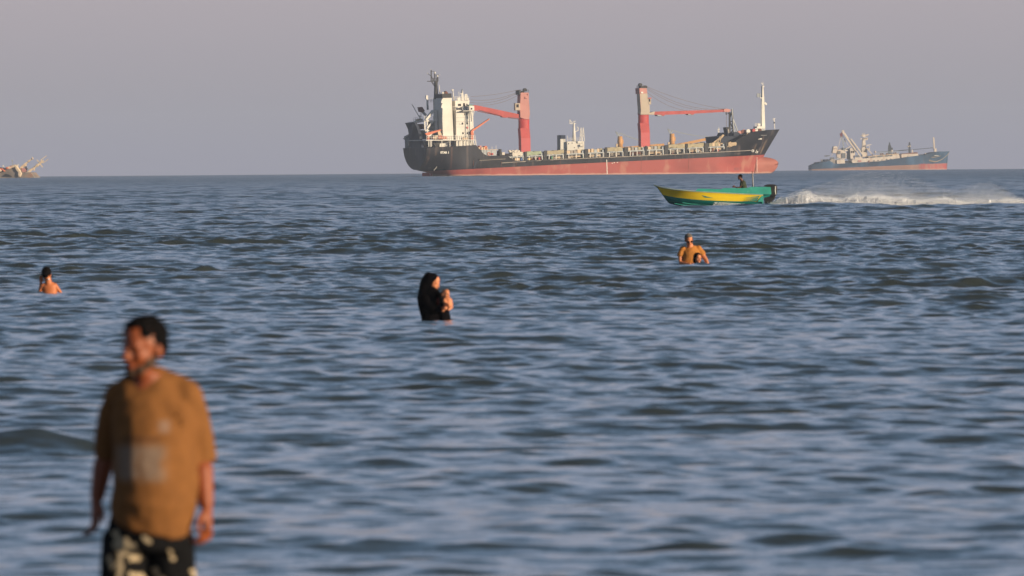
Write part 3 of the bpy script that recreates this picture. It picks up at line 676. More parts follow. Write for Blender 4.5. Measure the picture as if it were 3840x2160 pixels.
K.box('crane_head_frame', 'black', 1947, 338, 1953, 355, v1_ - .1, v1_ + 2.4, c); K.rail(1945, 347, 1982, 347, v1_, h=.7, n=6, m='black', parent=c)
K.bars('jib_edge_shade', 'maroon', [(1790, 416.5, 1880, 436, v1_ + .25, .16), (1905, 441.5, 1950, 447, v1_ + .25, .16)], v1_, .2, j)  # shaded lower edge of the jib laid in as dark red bars
K.bars('bracket', 'maroon', [(1969, 363, 1968, 370), (1968, 370, 1976, 370), (1977, 352, 1979, 357)], v1_ - .2, .12, h)
v2_ = 6.5
c, h, j = deck_crane((2400, 2434, 429, 462, 497, 552), None, [(2398, 331), (2425, 331), (2427, 350), (2430, 366), (2436.5, 398), (2437, 420), (2434, 430), (2402, 430), (2403, 412), (2400, 372)], 'beige', 0, v2_, 1.8,
    [(2452, 418.5), (2716, 411), (2736, 410.5), (2740, 414), (2734, 420), (2715, 419.5), (2605, 426), (2600, 430), (2594, 430.5), (2590, 427), (2494, 430.5), (2490, 434.5), (2482, 433), (2478, 430), (2452, 430)], 'jib', (2431, 367, 2442, 392, v2_ - .2),
    [(2400.5, 318), (2419.5, 326.5)], [(2402, 315, 2714, 409, .8), (2425, 328, 2710, 410, 1.7), (2425, 333, 2705, 411, 2.0), (2424, 345, 2650, 411, 2.0)], (.42, .40))
K.poly('jib_heel', 'beige', [(2430, 425), (2452, 418.4), (2456, 418.4), (2453, 430), (2434, 430)], v2_ + .15, v2_ + 2.1, j)
K.poly('crane_top_band', 'salmon', [(2397.6, 330.5), (2425.4, 330.5), (2427.4, 350), (2399, 352)], v2_ - .22, v2_ + 2.6, h)
K.box('bracket', 'white2', 2404, 344, 2412, 350, v2_ - .35, v2_ - .2, h); K.rail(2388, 333, 2398, 333, v2_ + 2, h=.8, n=3, m='black', parent=c)
K.box('crane_head_frame', 'black', 2404, 322, 2416, 332, v2_ + .2, v2_ + 2, c)
K.box('cab_frame', 'pink', 2431, 366, 2443, 370, v2_ - .3, v2_ + .9, c)
K.poly('jib_head', 'salmon', [(2714, 409.5), (2724, 407.5), (2738, 410), (2740, 416), (2733, 420.5), (2716, 420)], v2_ + .1, v2_ + 2.1, j)
for x0, x1, y in ((2463, 2484, 430), (2578, 2598, 426)): K.poly('jib_pad', 'shadegrey', [(x0, y), (x1 - 3, y), (x1, y + 6), (x0 + 4, y + 5)], v2_ + .3, v2_ + 2, j)
K.wires('hoist_wire', 'cable', [(2724, 424, 2724, 480, 0), (2733, 424, 2733, 480, 0)], v2_ + 1, .04, j)
K.bars('hook_block', 'black', [(2722, 421, 2722, 429), (2726, 421, 2726, 429), (2722, 429, 2726, 429), (2731, 421, 2731, 428), (2735, 421, 2735, 428)], v2_ + 1, .12, j)
# ---- lattice boom rest and forecastle
lr_ = K.bars('boom_rest', 'black', [(2736, 420, 2737, 500, 7, .35), (2745, 409, 2752, 505, 7, .35), (2737, 455, 2748, 455), (2737, 442, 2744, 420), (2737, 456, 2749, 483), (2738, 484, 2751, 482), (2740, 500, 2751, 484)], 7, .25)
K.bars('boom_rest_leg', 'lightgrey', [(2745, 408, 2753, 500, 6.4, .22), (2747, 440, 2768, 497, 6.4, .22), (2758, 483, 2758, 496, 6.4, .1), (2763, 483, 2763, 496, 6.4, .1), (2756, 483, 2765, 483, 6.4, .1)], 6.4, .2, lr_)
K.poly('winch_platform', 'black', [(2722, 478), (2735, 476), (2739, 510), (2729, 510)], 6, 8); K.poly('winch', 'coaming', [(2729, 486), (2733, 483), (2738, 510), (2731, 511)], 5.5, 6)
K.poly('forecastle_breakwater', 'darkblue', [(2702, 513), (2745, 509), (2750, 497), (2770, 496), (2775, 501), (2800, 503), (2792, 508), (2762, 534), (2706, 538)], 3.2, 13.5)
K.box('breakwater_step', 'darkblue', 2752, 495, 2768, 510, 2.7, 3.15)
K.poly('breakwater_flange', 'coaming', [(2705, 536), (2761, 533), (2761, 534.5), (2705, 538)], .8, 3.2)
rw = [(2783, 494), (2790, 493), (2797, 495), (2805, 492), (2812, 493), (2818, 491), (2826, 489), (2834, 488), (2849, 488), (2772, 498)]
for i, (x, y) in enumerate(rw): K.wheel('winch_drum', ('rust', 'salmon', 'red', 'white2')[i % 4], x, y, 4.6 + (i % 3), .42 + .12 * (i % 2), .5)
K.bars('mooring_winch', 'lightgrey', [(2830, 484, 2840, 484, 5, .25), (2772, 500, 2772, 507, 4, .2), (2800, 498, 2811, 499, 3.6, .3)], 5, .2)
K.bars('mooring_rope', 'rope', [(2810, 500, 2787, 522, 1.6, .3), (2804, 499, 2784, 524, 1.3, .2), (2796, 504, 2788, 510, 2, .4)], 2, .3)
K.bars('deck_stairs', 'rope', [(2670, 541, 2712, 505, .9, .3), (2682, 540, 2715, 506, 1.2, .25), (2676, 533, 2700, 518, .7, .2), (2690, 540, 2700, 512, .7, .15), (2698, 539, 2706, 510, .7, .15)], 1, .3)
K.bars('rope_tangle', 'rope', [(2728, 551, 2742, 536), (2734, 552, 2750, 536), (2740, 549, 2762, 538), (2730, 540, 2748, 546), (2744, 546, 2756, 535)], .3, .22)
fm = K.poly('foremast', 'white', [(2857, 474), (2857, 440), (2858.5, 370), (2859.3, 322), (2862.3, 322), (2866, 370), (2869.5, 474)], 7.6, 8.4)
K.box('foremast_house', 'white', 2839, 473.5, 2869.8, 482, 7, 9.5, fm); K.box('foremast_base', 'lightgrey', 2839, 482, 2869.8, 492, 7.02, 9.4, fm)
K.mast('topmast', 'white2', 2861, 323, 2861, 306, 8, .12, .05, fm)
K.bars('mast_ladder', 'shadegrey', [(2851, 470, 2857, 366), (2853, 470, 2858, 366)], 7.6, .09, fm)
K.bars('mast_arm', 'white2', [(2854, 311, 2860, 316), (2850, 367, 2860, 368, 7.6, .2), (2866, 385, 2873, 391, 7.8, .5), (2868, 392, 2876, 392, 7.8, .18), (2862, 325, 2866, 323, 7.8, .2)], 8, .14, fm)
for x in (2841, 2845.5, 2850.5): K.box('floodlight', 'shadegrey', x - 1.6, 350, x + 1.8, 365, 7.4, 7.7, fm)
K.rail(2832, 476, 2848, 475, 7, n=4, h=.9); K.box('light_box', 'white2', 2842, 463, 2851, 473, 7.3, 8)
K.bars('bow_post', 'white2', [(2903, 444, 2905, 484, 8.2, .15), (2898, 445, 2907, 444, 8.2, .1), (2898, 446, 2904, 455, 8.2, .1)], 8.2, .1)
K.box('bow_lamp', 'black', 2902.5, 457, 2906, 463, 8.1, 8.4)
K.bars('bulwark_line', 'lightgrey', [(2811, 509, 2875, 507)], 3.0, .07)
K.wheel('hawsehole', 'shadegrey', 2831, 501.5, 3.1, .28, .5)
# ================================================================== freighter anchored behind the big one (only its upperworks show)
F = Frame(2085, 2900, R_(12)); s2 = thing('freighter', F, 'white-bridged freighter with yellow cranes, half hidden behind the large black and red ship', 'ship')
K = Kit(F, s2); P = K.P
rings = []
for x, hw, zt in ((2082, 5.5, 6.5), (2100, 8, 6.5), (2200, 8, 6), (2450, 8, 5.6), (2640, 8, 5.8), (2700, 5.5, 7), (2730, .2, 8)):
    u = P(x, 600, 8).x
    rings.append([(u, 8 + hw, -2), (u, 8 - hw, -2), (u, 8 - hw, zt), (u, 8 + hw, zt)])
MB().loft(rings).build('hull', M['darkblue'], s2)
f2 = K.box('funnel', 'white', 2102, 521, 2121, 566, 2, 6); K.box('funnel_top', 'darkblue', 2102.5, 506.5, 2120.5, 521, 2.1, 5.9, f2); K.box('funnel_side', 'black', 2100, 507, 2102, 566, 2.6, 7, f2)
h2 = K.box('bridge_house', 'white', 2127, 530, 2191, 566, 1, 12); K.box('wheelhouse', 'white', 2166, 529, 2189, 537, .6, 12, h2); K.box('bridge_wing', 'white', 2176, 541, 2191, 549, .2, 2, h2)
for x0, y0, x1, y1 in ((2144, 535, 2148, 538), (2153, 552, 2156, 555), (2168, 553, 2171, 556), (2181, 533, 2183, 538), (2132, 536, 2134, 541)): K.box('window', 'glass', x0, y0, x1, y1, .9, 1.1, h2)
K.rail(2127, 529, 2190, 528, 1.1, n=10, parent=h2)
m2 = K.mast('mast', 'white2', 2153, 529, 2152, 460, 6, .7, .3)
K.bars('mast_arm', 'white2', [(2136, 464, 2160, 463), (2137, 448, 2137, 464), (2137, 450, 2146, 461), (2154, 497, 2168, 488), (2168, 476, 2168, 490), (2163, 477, 2169, 477), (2148, 458, 2158, 454)], 6, .22, m2)
for a, b in ((2174, 2179), (2184, 2187)): K.bars('lattice_post', 'white2', [(a, 528, b - 1, 480), (a + 8, 528, b, 478), (a, 515, a + 7, 502), (a + 1, 500, a + 6, 490)], 7, .2)
K.bars('aerial', 'white2', [(2127, 508, 2127, 530)], 4, .14)
for x0, y0, ty, jx, jy, sy in ((2316, 511, 553, 2490, 543, 553), (2511, 501, 547, 2687, 514, 544)):
    c = MB().tube([P(x0 + 9, ty, 6), P(x0 + 9, y0, 6)], [1.0, .8], 16).build('yellow_crane', M['yellow_crane'], s2, True)
    K.box('crane_cab', 'yellow_crane', x0 + 15, y0 + 12, x0 + 22, y0 + 28, 5.4, 6.4, c); K.box('machinery', 'cream', x0 - 5, ty - 14, x0 + 1, ty, 5.5, 6.5, c)
    K.bars('crane_horn', 'shadegrey', [(x0 + 2, y0, x0 - 8, y0 - 18), (x0 + 7, y0, x0 - 8, y0 - 18), (x0 + 7, y0 - 2, x0 + 8, y0 - 12)], 6, .28, c)
    K.bars('jib', 'yellow_crane', [(x0 + 12, sy + 4, jx, jy, 6, .9)], 6, .9, c)
    K.wires('wire_rope', 'shadegrey', [(x0 - 7, y0 - 17, jx - 5, jy - 2, .8), (x0 + 9, y0 - 13, jx - 5, jy - 1, .6)], 6, .09, c)
K.mast('aft_post', 'white2', 2694, 530, 2695, 478, 6, .3, .12); K.bars('aerial', 'white2', [(2690, 487, 2699, 485), (2691, 493, 2698, 493)], 6, .25)
K.box('deck_box', 'darkblue', 2628, 533, 2643, 541, 4, 5)
# ================================================================== blue fishing vessel on the right, stern deep in the water
F = Frame(3050, 4500, R_(8)); fv = thing('fishing_vessel', F, 'rusty blue fishing ship with white upperworks sitting low at the stern', 'ship')
K = Kit(F, fv); P = K.P; BF = 13.0
M['fwhite'] = mat('weathered_white', (.66, .58, .50), .7, .12, .3, streak=((.42, .22, .15), .5, .6))
M['fgrey'] = mat('shaded_grey', (.16, .17, .19), .7, .15)  # dark grey for gear, also laid in as shade
def zat(x, y): return P(x, y, 1).z
top = [(3044, 622), (3060, 614), (3110, 603), (3130, 614), (3170, 613), (3200, 611), (3300, 604), (3385, 591), (3446, 583), (3470, 582), (3490, 575), (3515, 569), (3561, 567)]
u_tip = P(3561, 567, BF / 2).x; u_low = P(3540, 612, BF / 2).x; uf = u_tip - 20
rings = []
def zkeel(u): return -6
for x, y in top[:-4]:
    q = P(x, y, 1); u = q.x; hw = BF / 2 * min(1, .75 + (u - P(3044, 620, 1).x) / 20)
    r = []
    for i in range(8): t_ = i / 7; z = -6 + (q.z + 6) * t_; r.append((hw * (1 if z > -1 else .8), z, u))
    rings.append([(u, BF / 2 - h, z) for h, z, u in reversed(r)] + [(u, BF / 2 + h, z) for h, z, u in r])
u0 = rings[-1][0][0]; topuz = [(P(x, y, 2).x, P(x, y, 3).z) for x, y in top[-4:]]
for s_ in (.15, .3, .45, .6, .72, .84, .93, 1):
    r = []
    for i in range(8):
        t_ = i / 7; zt = interp([(rings[len(top) - 5][7][0], P(3446, 583, 1).z)] + topuz, u0 + (u_tip - u0) * s_); z = -6 + (zt + 6) * t_
        zz = max(0, (z - 3) / (topuz[-1][1] - 3)); ue = u_low + (u_tip - u_low) * zz ** .8 + (1.2 if z < 3 else 0)
        r.append((BF / 2 * max(.01, 1 - s_ ** (1.6 + 1.4 * zz)), z, u0 + (ue - u0) * s_))
    rings.append([(u, BF / 2 - h, z) for h, z, u in reversed(r)] + [(u, BF / 2 + h, z) for h, z, u in r])
qa = P(3060, 634, 1); qb_ = P(3440, 617.5, 1); ssl = (qb_.z - qa.z) / (qb_.x - qa.x)
fh = hull_material('fishing_hull', (.025, .065, .125), (.34, .19, .15), qa.z - ssl * qa.x, ssl, spot=(.3, .12, .08), patches=[(P(3443, 600, 1).x, P(3570, 600, 1).x, -6, P(3500, 612, 1).z, 0, (.36, .05, .05), .95)])
o = MB().loft(rings).build('hull', fh, fv, True); o.modifiers.new('es', 'EDGE_SPLIT').split_angle = R_(40)
K.poly('bulwark', 'darkblue', [(3054, 612), (3056, 609), (3112, 602), (3108, 610), (3062, 617)], 9, 12)
K.poly('bulwark', 'fgrey', [(3062, 618), (3088, 608), (3113, 601), (3106, 611), (3086, 620)], 1, 1.6)
for pts, m, v0, v1, n in (([(3081, 598), (3106, 597), (3106, 606), (3082, 608)], 'fwhite', 6, 9, 'deckhouse'), ([(3138, 600), (3168, 597), (3169, 614), (3139, 615)], 'fwhite', .5, 10, 'deckhouse'),
        ([(3194, 607), (3196, 598), (3256, 593), (3262, 586), (3280, 583), (3370, 577), (3373, 585), (3376, 594), (3300, 604), (3199, 612)], 'fwhite', .2, 12, 'deckhouse'),
        ([(3251, 587), (3372, 575.5), (3372, 578), (3262, 589)], 'cream', -.1, 12, 'boat_deck'),
        ([(3381, 578), (3443, 576), (3444, 587), (3381, 592)], 'fwhite', 2, 11, 'forward_house'), ([(3384, 576), (3440, 571), (3443, 577), (3382, 579)], 'rust', 3, 10, 'forward_deck_gear'),
        ([(3125, 554), (3127, 549), (3139, 548), (3141, 554), (3137, 570), (3134, 575), (3122, 573)], 'fwhite', 4, 8, 'funnel'),
        ([(3136, 566), (3150, 560), (3165, 565), (3175, 575), (3173, 595), (3158, 596), (3140, 590)], 'fwhite', 6, 9, 'winch_house'),
        ([(3155, 556), (3165, 553), (3187, 560), (3185, 568), (3158, 566)], 'shadegrey', 6.5, 9, 'net_platform'), ([(3168, 563), (3184, 561), (3184, 566), (3168, 568)], 'fwhite', 6, 6.5, 'net_drum'),
        ([(3188, 555), (3203, 553), (3207, 566), (3205, 592), (3190, 600), (3188, 570)], 'fwhite', 5, 8, 'winch_tower'),
        ([(3233, 561), (3250, 560), (3254, 588), (3234, 592)], 'fwhite', 5, 8, 'tower_base'), ([(3235, 526), (3245, 524), (3248, 556), (3234, 560)], 'fwhite', 5.4, 7.6, 'bridge_tower'),
        ([(3232, 553), (3262, 557), (3262, 562), (3231, 564)], 'fwhite', 4.6, 8, 'bridge_deck'), ([(3238, 517), (3254, 516), (3254, 525), (3238, 526)], 'fwhite', 5, 8, 'crows_nest'),
        ([(3228, 508), (3246, 504), (3259, 505), (3250, 510), (3240, 515), (3236, 513)], 'fwhite', 5.5, 7.5, 'radar_platform'), ([(3092, 583), (3112, 582), (3112, 585), (3094, 588)], 'fgrey', 7, 8, 'gantry'),
        ([(3470, 577), (3490, 571), (3513, 569), (3486, 584), (3472, 585)], 'darkblue', 4, 9, 'forecastle_rise')):
    K.poly(n, m, pts, v0, v1, fv)
for x0, y0, x1, y1, v, m, n in ((3142, 566, 3152, 578, 5.6, 'fgrey', 'house_shade'), (3158, 574, 3171, 593, 5.6, 'fgrey', 'house_shade'), (3176, 568, 3187, 598, 6.4, 'fgrey', 'shade_sheet'), (3126, 557, 3137, 559, 3.8, 'maroon', 'funnel_band'), (3192, 566, 3196, 574, 4.8, 'glass', 'window'), (3199, 566, 3203, 574, 4.8, 'glass', 'window'),  # dark grey boxes on and beside the winch house stand in for shade
        (3240, 565, 3248, 570, 4.8, 'glass', 'window'), (3240, 519, 3252, 521.5, 4.8, 'glass', 'window'), (3206, 590, 3234, 598, 2, 'fwhite', 'deckhouse'), (3209, 582, 3222, 590, 4, 'fgrey', 'winch'), (3112, 590, 3128, 600, 3, 'fgrey', 'winch'), (3086, 600, 3092, 606, 5.8, 'glass', 'window')):
    K.box(n, m, x0, y0, x1, y1, v, v + .6)
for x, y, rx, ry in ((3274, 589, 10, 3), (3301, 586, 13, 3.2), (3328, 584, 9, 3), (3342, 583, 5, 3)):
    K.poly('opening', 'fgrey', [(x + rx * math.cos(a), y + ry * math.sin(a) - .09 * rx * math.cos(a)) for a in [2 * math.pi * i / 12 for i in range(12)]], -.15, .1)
for x, y in ((3278, 603), (3293, 601.5), (3308, 600), (3326, 598), (3341, 596.5), (3404, 588)): K.box('window', 'glass', x - 1.5, y - 1.7, x + 1.5, y + 1.7, -.1 if x < 3380 else 1.9, .15 if x < 3380 else 2.1)
K.box('rust_patch', 'rust', 3256, 602, 3261, 610, -.1, .1); K.box('rust_patch', 'salmon', 3218, 601, 3230, 607, -.1, .1)
K.poly('net_pile', 'coaming', [(3108, 604), (3120, 596), (3136, 598), (3139, 616), (3110, 616)], 1.2, 8); K.poly('net_pile', 'black', [(3170, 606), (3178, 603), (3200, 604), (3198, 611), (3174, 611)], .8, 6)
K.poly('skiff', 'lightgrey', [(3134, 591), (3160, 597), (3160, 600), (3140, 596)], 2, 4)
K.bars('purse_boom', 'fwhite', [(3158, 492, 3212, 568, 5, .8), (3157, 491, 3165, 492, 5, .8), (3190, 520, 3237, 582, 4.5, .7), (3212, 565, 3228, 590, 4.5, .6), (3164, 494, 3214, 563, 5.3, .3)], 5, .8)
K.bars('rigging', 'fwhite', [(3140, 566, 3158, 500, 5.5, .18), (3157, 500, 3186, 556, 5.5, .18), (3118, 585, 3132, 552, 5, .25), (3170, 560, 3190, 548, 5, .4)], 5.5, .2)
K.bars('power_block', 'maroon', [(3152, 500, 3155, 512, 5, .9), (3157, 496, 3157, 512, 5, .6)], 5, .9)
K.bars('rigging', 'shadegrey', [(3157, 510, 3165, 560, 6, .5), (3150, 515, 3157, 515, 6, .3), (3152, 524, 3158, 522, 6, .3), (3168, 521, 3166, 532, 6, .5), (3164, 530, 3172, 531, 6, .4), (3160, 536, 3164, 536, 6, .5), (3162, 545, 3166, 545, 6, .5)], 6, .4)
K.bars('radar_arm', 'fwhite', [(3248, 506, 3258, 504, 5.4, .4), (3240, 498, 3241, 506, 5.4, .3), (3226, 521, 3234, 521, 5.4, .5), (3234, 501, 3236, 508, 5.4, .5)], 5.4, .4)
K.bars('stairway', 'fwhite', [(3252, 557, 3276, 585, 4, .5), (3246, 549, 3258, 544, 4, .3), (3258, 543, 3261, 560, 4, .3), (3251, 544, 3268, 542.5, 4, .35)], 4, .4)
K.bars('foremast', 'fwhite', [(3501, 515, 3504, 568, 6, .75)], 6, .7); K.bars('mast_stub', 'fwhite', [(3506, 557, 3506, 569, 5, .7), (3510, 556, 3510, 569, 5, .5)], 5, .5); K.bars('samson_post', 'fwhite', [(3421, 562, 3422, 575, 5, .6)], 5, .5)
for x, y in ((3282, 570), (3344, 566)):
    d = MB().ell(P(x, y, 4), (.62, .62, .62), 10, 8).build('radome', M['fwhite'], fv, True); K.bars('radome_post', 'fwhite', [(x, y + 3, x, y + 12)], 4, .3, d)
K.box('ventilator', 'fwhite', 3469, 574, 3473, 579, 4, 5)
K.rail(3290, 581, 3370, 576, 1, n=10, h=1.4, m='shadegrey', w=.15); K.bars('deck_boxes', 'rust', [(3300, 578, 3312, 577, 3, .9), (3322, 577, 3332, 576, 3, .9), (3350, 574, 3360, 573, 3, .8)], 3, .8)
K.wires('mooring_rope', 'rope', [(3466, 586, 3560, 572, 3.6), (3464, 590, 3556, 577, 3.2), (3464, 584, 3528, 584, .8)], .9, .13)
for x0, x1, y in ((3091, 3108, 625), (3093, 3107, 628), (3494, 3520, 583.5), (3418, 3439, 597.5), (3388, 3402, 598)):
    q = P(.5 * (x0 + x1), y, .8); nlet = max(4, int((x1 - x0) / 2.6))
    MB().box((q.x - (x1 - x0) / 14.4, .4 if x0 < 3480 else 1.2, q.z - .13), (q.x + (x1 - x0) / 14.4, 2.2, q.z + .13)).build('name_lettering', wm, fv)
# ================================================================== a further ship whose derricks show over the fishing vessel
F = Frame(3290, 5300, 0); fs = thing('distant_ship', F, 'hazy dark ship beyond the blue fishing vessel with only its two derrick towers showing', 'ship')
K = Kit(F, fs); P = K.P
M['fdark'] = mat('dark_ship_grey', (.05, .055, .06), .8, .1)
MB().loft([[(P(x, 580, 4).x, 4 + h, -8), (P(x, 580, 4).x, 4 - h, -8), (P(x, 580, 4).x, 4 - h * 1.1, P(x, y, 4).z), (P(x, 580, 4).x, 4 + h * 1.1, P(x, y, 4).z)] for x, h, y in ((3270, 4, 588), (3300, 6, 586), (3440, 6, 580), (3475, 3, 577), (3490, .3, 575))]).build('hull', M['fdark'], fs)
for x, yt in ((3336, 534), (3411, 533)):
    K.poly('derrick_tower', 'fdark', [(x - 6, 580), (x - 5, 548), (x - 2, yt + 6), (x - 2, yt), (x + 2, yt), (x + 3, yt + 8), (x + 7, 552), (x + 6, 580)] if x < 3400 else [(x - 4, 580), (x - 4, 545), (x - 2, yt), (x + 2, yt), (x + 4, 545), (x + 4, 580)], 3, 5)
K.poly('derrick_boom', 'fdark', [(3270, 570), (3300, 569), (3400, 561), (3424, 561), (3400, 564), (3380, 566), (3300, 571)], 3.4, 4.4)
K.bars('derrick_boom', 'fdark', [(3424, 561, 3500, 554, 4, .35)], 4, .35)
K.box('derrick_head', 'fdark', 3340, 554, 3348, 566, 3, 5)
for x, y in ((3405, 549), (3412, 548)): MB().ell(P(x, y, 3), (.5, .4, .55), 8, 6).build('lamp_housing', M['fwhite'], fs, True)
# ================================================================== wreck lying over on its side, far left
F = Frame(60, 2750, R_(-6)); wr = thing('shipwreck', F, 'half sunken rusty white wreck heeled over at the far left of the horizon', 'shipwreck')
K = Kit(F, wr)
M['wwhite'] = mat('faded_white', (.72, .58, .42), .7, .12, .4, spots=((.45, .16, .10), .5, .8))
M['wmud'] = mat('wreck_side', (.24, .20, .17), .8, .4, .25, spots=((.33, .20, .14), .9, .35))
hl = K.poly('hull', 'wmud', [(-160, 640), (-60, 622), (0, 630), (30, 634), (50, 630), (66, 634), (78, 642), (92, 650), (104, 646), (113, 647), (120, 655), (128, 664), (128, 690), (-160, 690)], 0, 12)
K.poly('hull_plating', 'black', [(8, 662), (22, 651), (34, 655), (46, 664)], -.25, .1, hl)
K.poly('deck_wall', 'rust', [(12, 634), (26, 630), (52, 625), (62, 634), (72, 650), (80, 658), (60, 660), (20, 650)], 1.5, 6)
K.poly('superstructure', 'wwhite', [(22, 626.5), (54, 617), (60, 618), (66, 629), (76, 641), (82, 651), (79, 657), (72, 655), (66, 646), (58, 637), (54, 627), (34, 634), (26, 634)], -.6, 2.5, bevel=.2)
K.poly('superstructure_front', 'wwhite', [(-40, 640), (-40, 626), (0, 634), (6, 640), (4, 643), (-10, 646)], -1.5, 3, bevel=.2)
K.poly('boat', 'orange', [(-8, 632), (8, 630), (13, 633), (17, 640), (20, 643), (14, 644), (8, 638), (-6, 638)], -1, 1, bevel=.2)
K.poly('boat', 'orange', [(20, 627), (28, 627), (32, 632), (28, 635), (22, 633)], -1.4, -.6, bevel=.15)
K.poly('funnel', 'shadegrey', [(80, 626), (90, 624), (96, 624), (103, 633), (99, 637), (96, 640), (80, 637)], 3, 5)
K.poly('bridge_wreck', 'cream', [(76, 626), (88, 617), (96, 616), (96, 622), (84, 627), (80, 640), (76, 636)], 1.5, 4)
K.poly('bridge_wreck', 'salmon', [(82, 630), (90, 631), (100, 640), (94, 645), (82, 646)], 1.2, 3)
K.poly('mast', 'wwhite', [(97, 647), (108, 636), (130, 624), (136, 615), (142, 614), (147, 618), (143, 624), (134, 628), (112, 645), (103, 653)], 1, 2.2, bevel=.15)
K.bars('mast_arm', 'wwhite', [(138, 599, 160, 627, 1.6, .3), (146, 617, 158, 604, 1.6, .7), (153, 598, 162, 612, 1.6, .3), (154, 599, 175, 584, 1.6, .2), (162, 611, 181, 597, 1.6, .2), (160, 604, 164, 602, 1.6, .5), (130, 632, 128, 640, 1.6, .3), (128, 622, 130, 628, 1.6, .3)], 1.6, .3)
K.bars('derrick', 'wwhite', [(96, 614, 122, 594, 3, .4), (84, 624, 100, 611, 3, .6), (106, 606, 109, 603, 3, .7), (121, 594, 124, 593, 3, .8)], 3, .4)
K.bars('signal_post', 'shadegrey', [(46, 599, 47, 619, 2, .2), (45.5, 599, 46.5, 605, 2, .45)], 2, .2)
K.bars('davit', 'white2', [(66, 617, 70, 620, -.2, .5), (10, 624, 14, 622, 0, .6)], 0, .4)
K.poly('bow_block', 'wwhite', [(66, 650), (76, 650), (80, 656), (76, 664), (68, 663)], -.7, 1, bevel=.2)
# ================================================================== speeding open boat
F = Frame(2451, BOATD, R_(0)); bt = thing('motorboat', F, 'yellow and green open motorboat speeding to the left ahead of its wake', 'boat')
K = Kit(F, bt); P = K.P; BW = 1.75; cv = BW / 2
SC = FPX / BOATD
def gl(x, y): q = P(x, y, 0); return q.x, q.z
gun = [gl(*a) for a in ((2451.5, 693), (2487, 703), (2533, 710), (2607, 716.5), (2690, 720.5), (2780, 725), (2862, 729))]
ybt = [gl(*a) for a in ((2485, 731), (2508, 736), (2533, 740), (2589, 747), (2668, 752.5), (2760, 755), (2862, 756))]
kel = [gl(*a) for a in ((2452, 693), (2470, 709), (2485, 731), (2506, 761), (2526, 768), (2566, 776), (2623, 781), (2700, 783), (2780, 783), (2862, 779))]
M['hullg'] = mat('boat_green', (.010, .20, .18), .3, .12, 2.5, spots=((.03, .30, .26), .5, 3))
M['hully'] = mat('boat_yellow', (.95, .66, .03), .35, .05, 1.5, spots=((.86, .52, .03), .3, 2))
M['turq'] = mat('washboard_green', (.045, .34, .27), .5, .12, 3, spots=((.12, .45, .36), .5, 5))
M['rim'] = mat('gunwale_rim', (.36, .44, .36), .6, .15, 3)
umax = gun[-1][0]; rings = []; um = []
ul = [0.02, .1, .2, .3, .42, .55, .7, .85, 1.0, 1.2, 1.5, 1.9, 2.4, 3.0, 3.6, 4.2, 4.8, umax]
for u in ul:
    zg = interp(gun, u); zk = interp(kel, u); f = min(1, u / 2.3); hb = cv * (1 - (1 - f) ** 2.3) + .02
    zy = interp(ybt, u) if u > ybt[0][0] else lerp(zk, zg, .15 * (u / ybt[0][0]))
    zy = max(zy, zk + .02)
    hy = hb * lerp(.45, .93, min(1, u / 2.6)) * (0.2 if u < .3 else 1)
    r = [(hb - .05, zg - .28 * (u > 2)), (hb - .05, zg), (hb, zg + .012), (hb + .025, zg - .02), (hb, zg - .045), (lerp(hb, hy, .5), (zg + zy) / 2), (hy, zy), (hy * .86, lerp(zy, zk, .45)), (hy * .55, lerp(zy, zk, .75)), (.012, zk)]
    rings.append([(u, cv - h, z) for h, z in r] + [(u, cv + h, z) for h, z in reversed(r)])
mb = MB().loft(rings); nr = len(rings[0]); me_o = mb.build('hull', [M['hullg'], M['hully'], M['rim']], bt, True)
cnt = 0
bands = {1: 2, 2: 2, 3: 2, 4: 1, 5: 1}
for p in me_o.data.polygons:
    if len(p.vertices) == 4:
        js = sorted({v % nr for v in p.vertices})
        if len(js) == 2 and js[1] - js[0] == 1:
            j = js[0]; j = j if j < nr // 2 else nr - 2 - j
            ub = min(v // nr for v in p.vertices)
            if j in bands and (ub > 1 or j < 4): p.material_index = bands[j]
me_o.modifiers.new('es', 'EDGE_SPLIT').split_angle = R_(35)
# chine strakes in the lighter washboard green
for pts in ([(2530, 763), (2560, 768), (2610, 774), (2655, 776)], [(2560, 760), (2600, 766), (2660, 769)], [(2600, 763), (2640, 766), (2668, 768)]):
    mb = MB()
    for (x0, y0), (x1, y1) in zip(pts, pts[1:]):
        a = P(x0, y0, .30); b = P(x1, y1, .26); 
        a.y = cv - interp([(0, .1), (1.2, .52), (2.3, .72), (6, .74)], a.x) * (1 - .30 * (y0 - 752) / 25); b.y = cv - interp([(0, .1), (1.2, .52), (2.3, .72), (6, .74)], b.x) * (1 - .30 * (y1 - 752) / 25)
        mb.bar(a, b, .035, .035)
    mb.build('chine_strake', M['turq'], bt)
# green flash lines in the yellow by the stern, stern corner in green
for k in range(4):
    y = 738 + k * 5.0; K.poly('flash_line', 'hullg', [(2788 - 6 * k * 0, y + 4 - k * 1.0), (2850 - k * 3.2, y - 3.2), (2847 - k * 3.2, y + 1.0)], -.012 + cv * .0, .04)
K.poly('stern_flash', 'turq', [(2862, 729.5), (2859.5, 729.5), (2841, 756), (2862, 757)], -.014, .03)
K.poly('washboard', 'turq', [(2607, 716.5), (2618, 707.5), (2650, 708), (2704, 710), (2713, 706), (2803, 705), (2816, 700.5), (2886, 701), (2890, 729), (2862, 729), (2780, 725), (2690, 720.5)], -.03, .05)
K.poly('washboard', 'turq', [(2607, 716.5), (2618, 708.5), (2650, 709), (2704, 711), (2713, 708), (2803, 707), (2816, 702), (2886, 702), (2890, 727), (2862, 729), (2780, 725), (2690, 720.5)], BW - .05, BW + .03)
K.poly('transom_board', 'turq', [(2884, 701.5), (2890, 701.5), (2893, 728), (2888, 730)], .06, BW - .06)
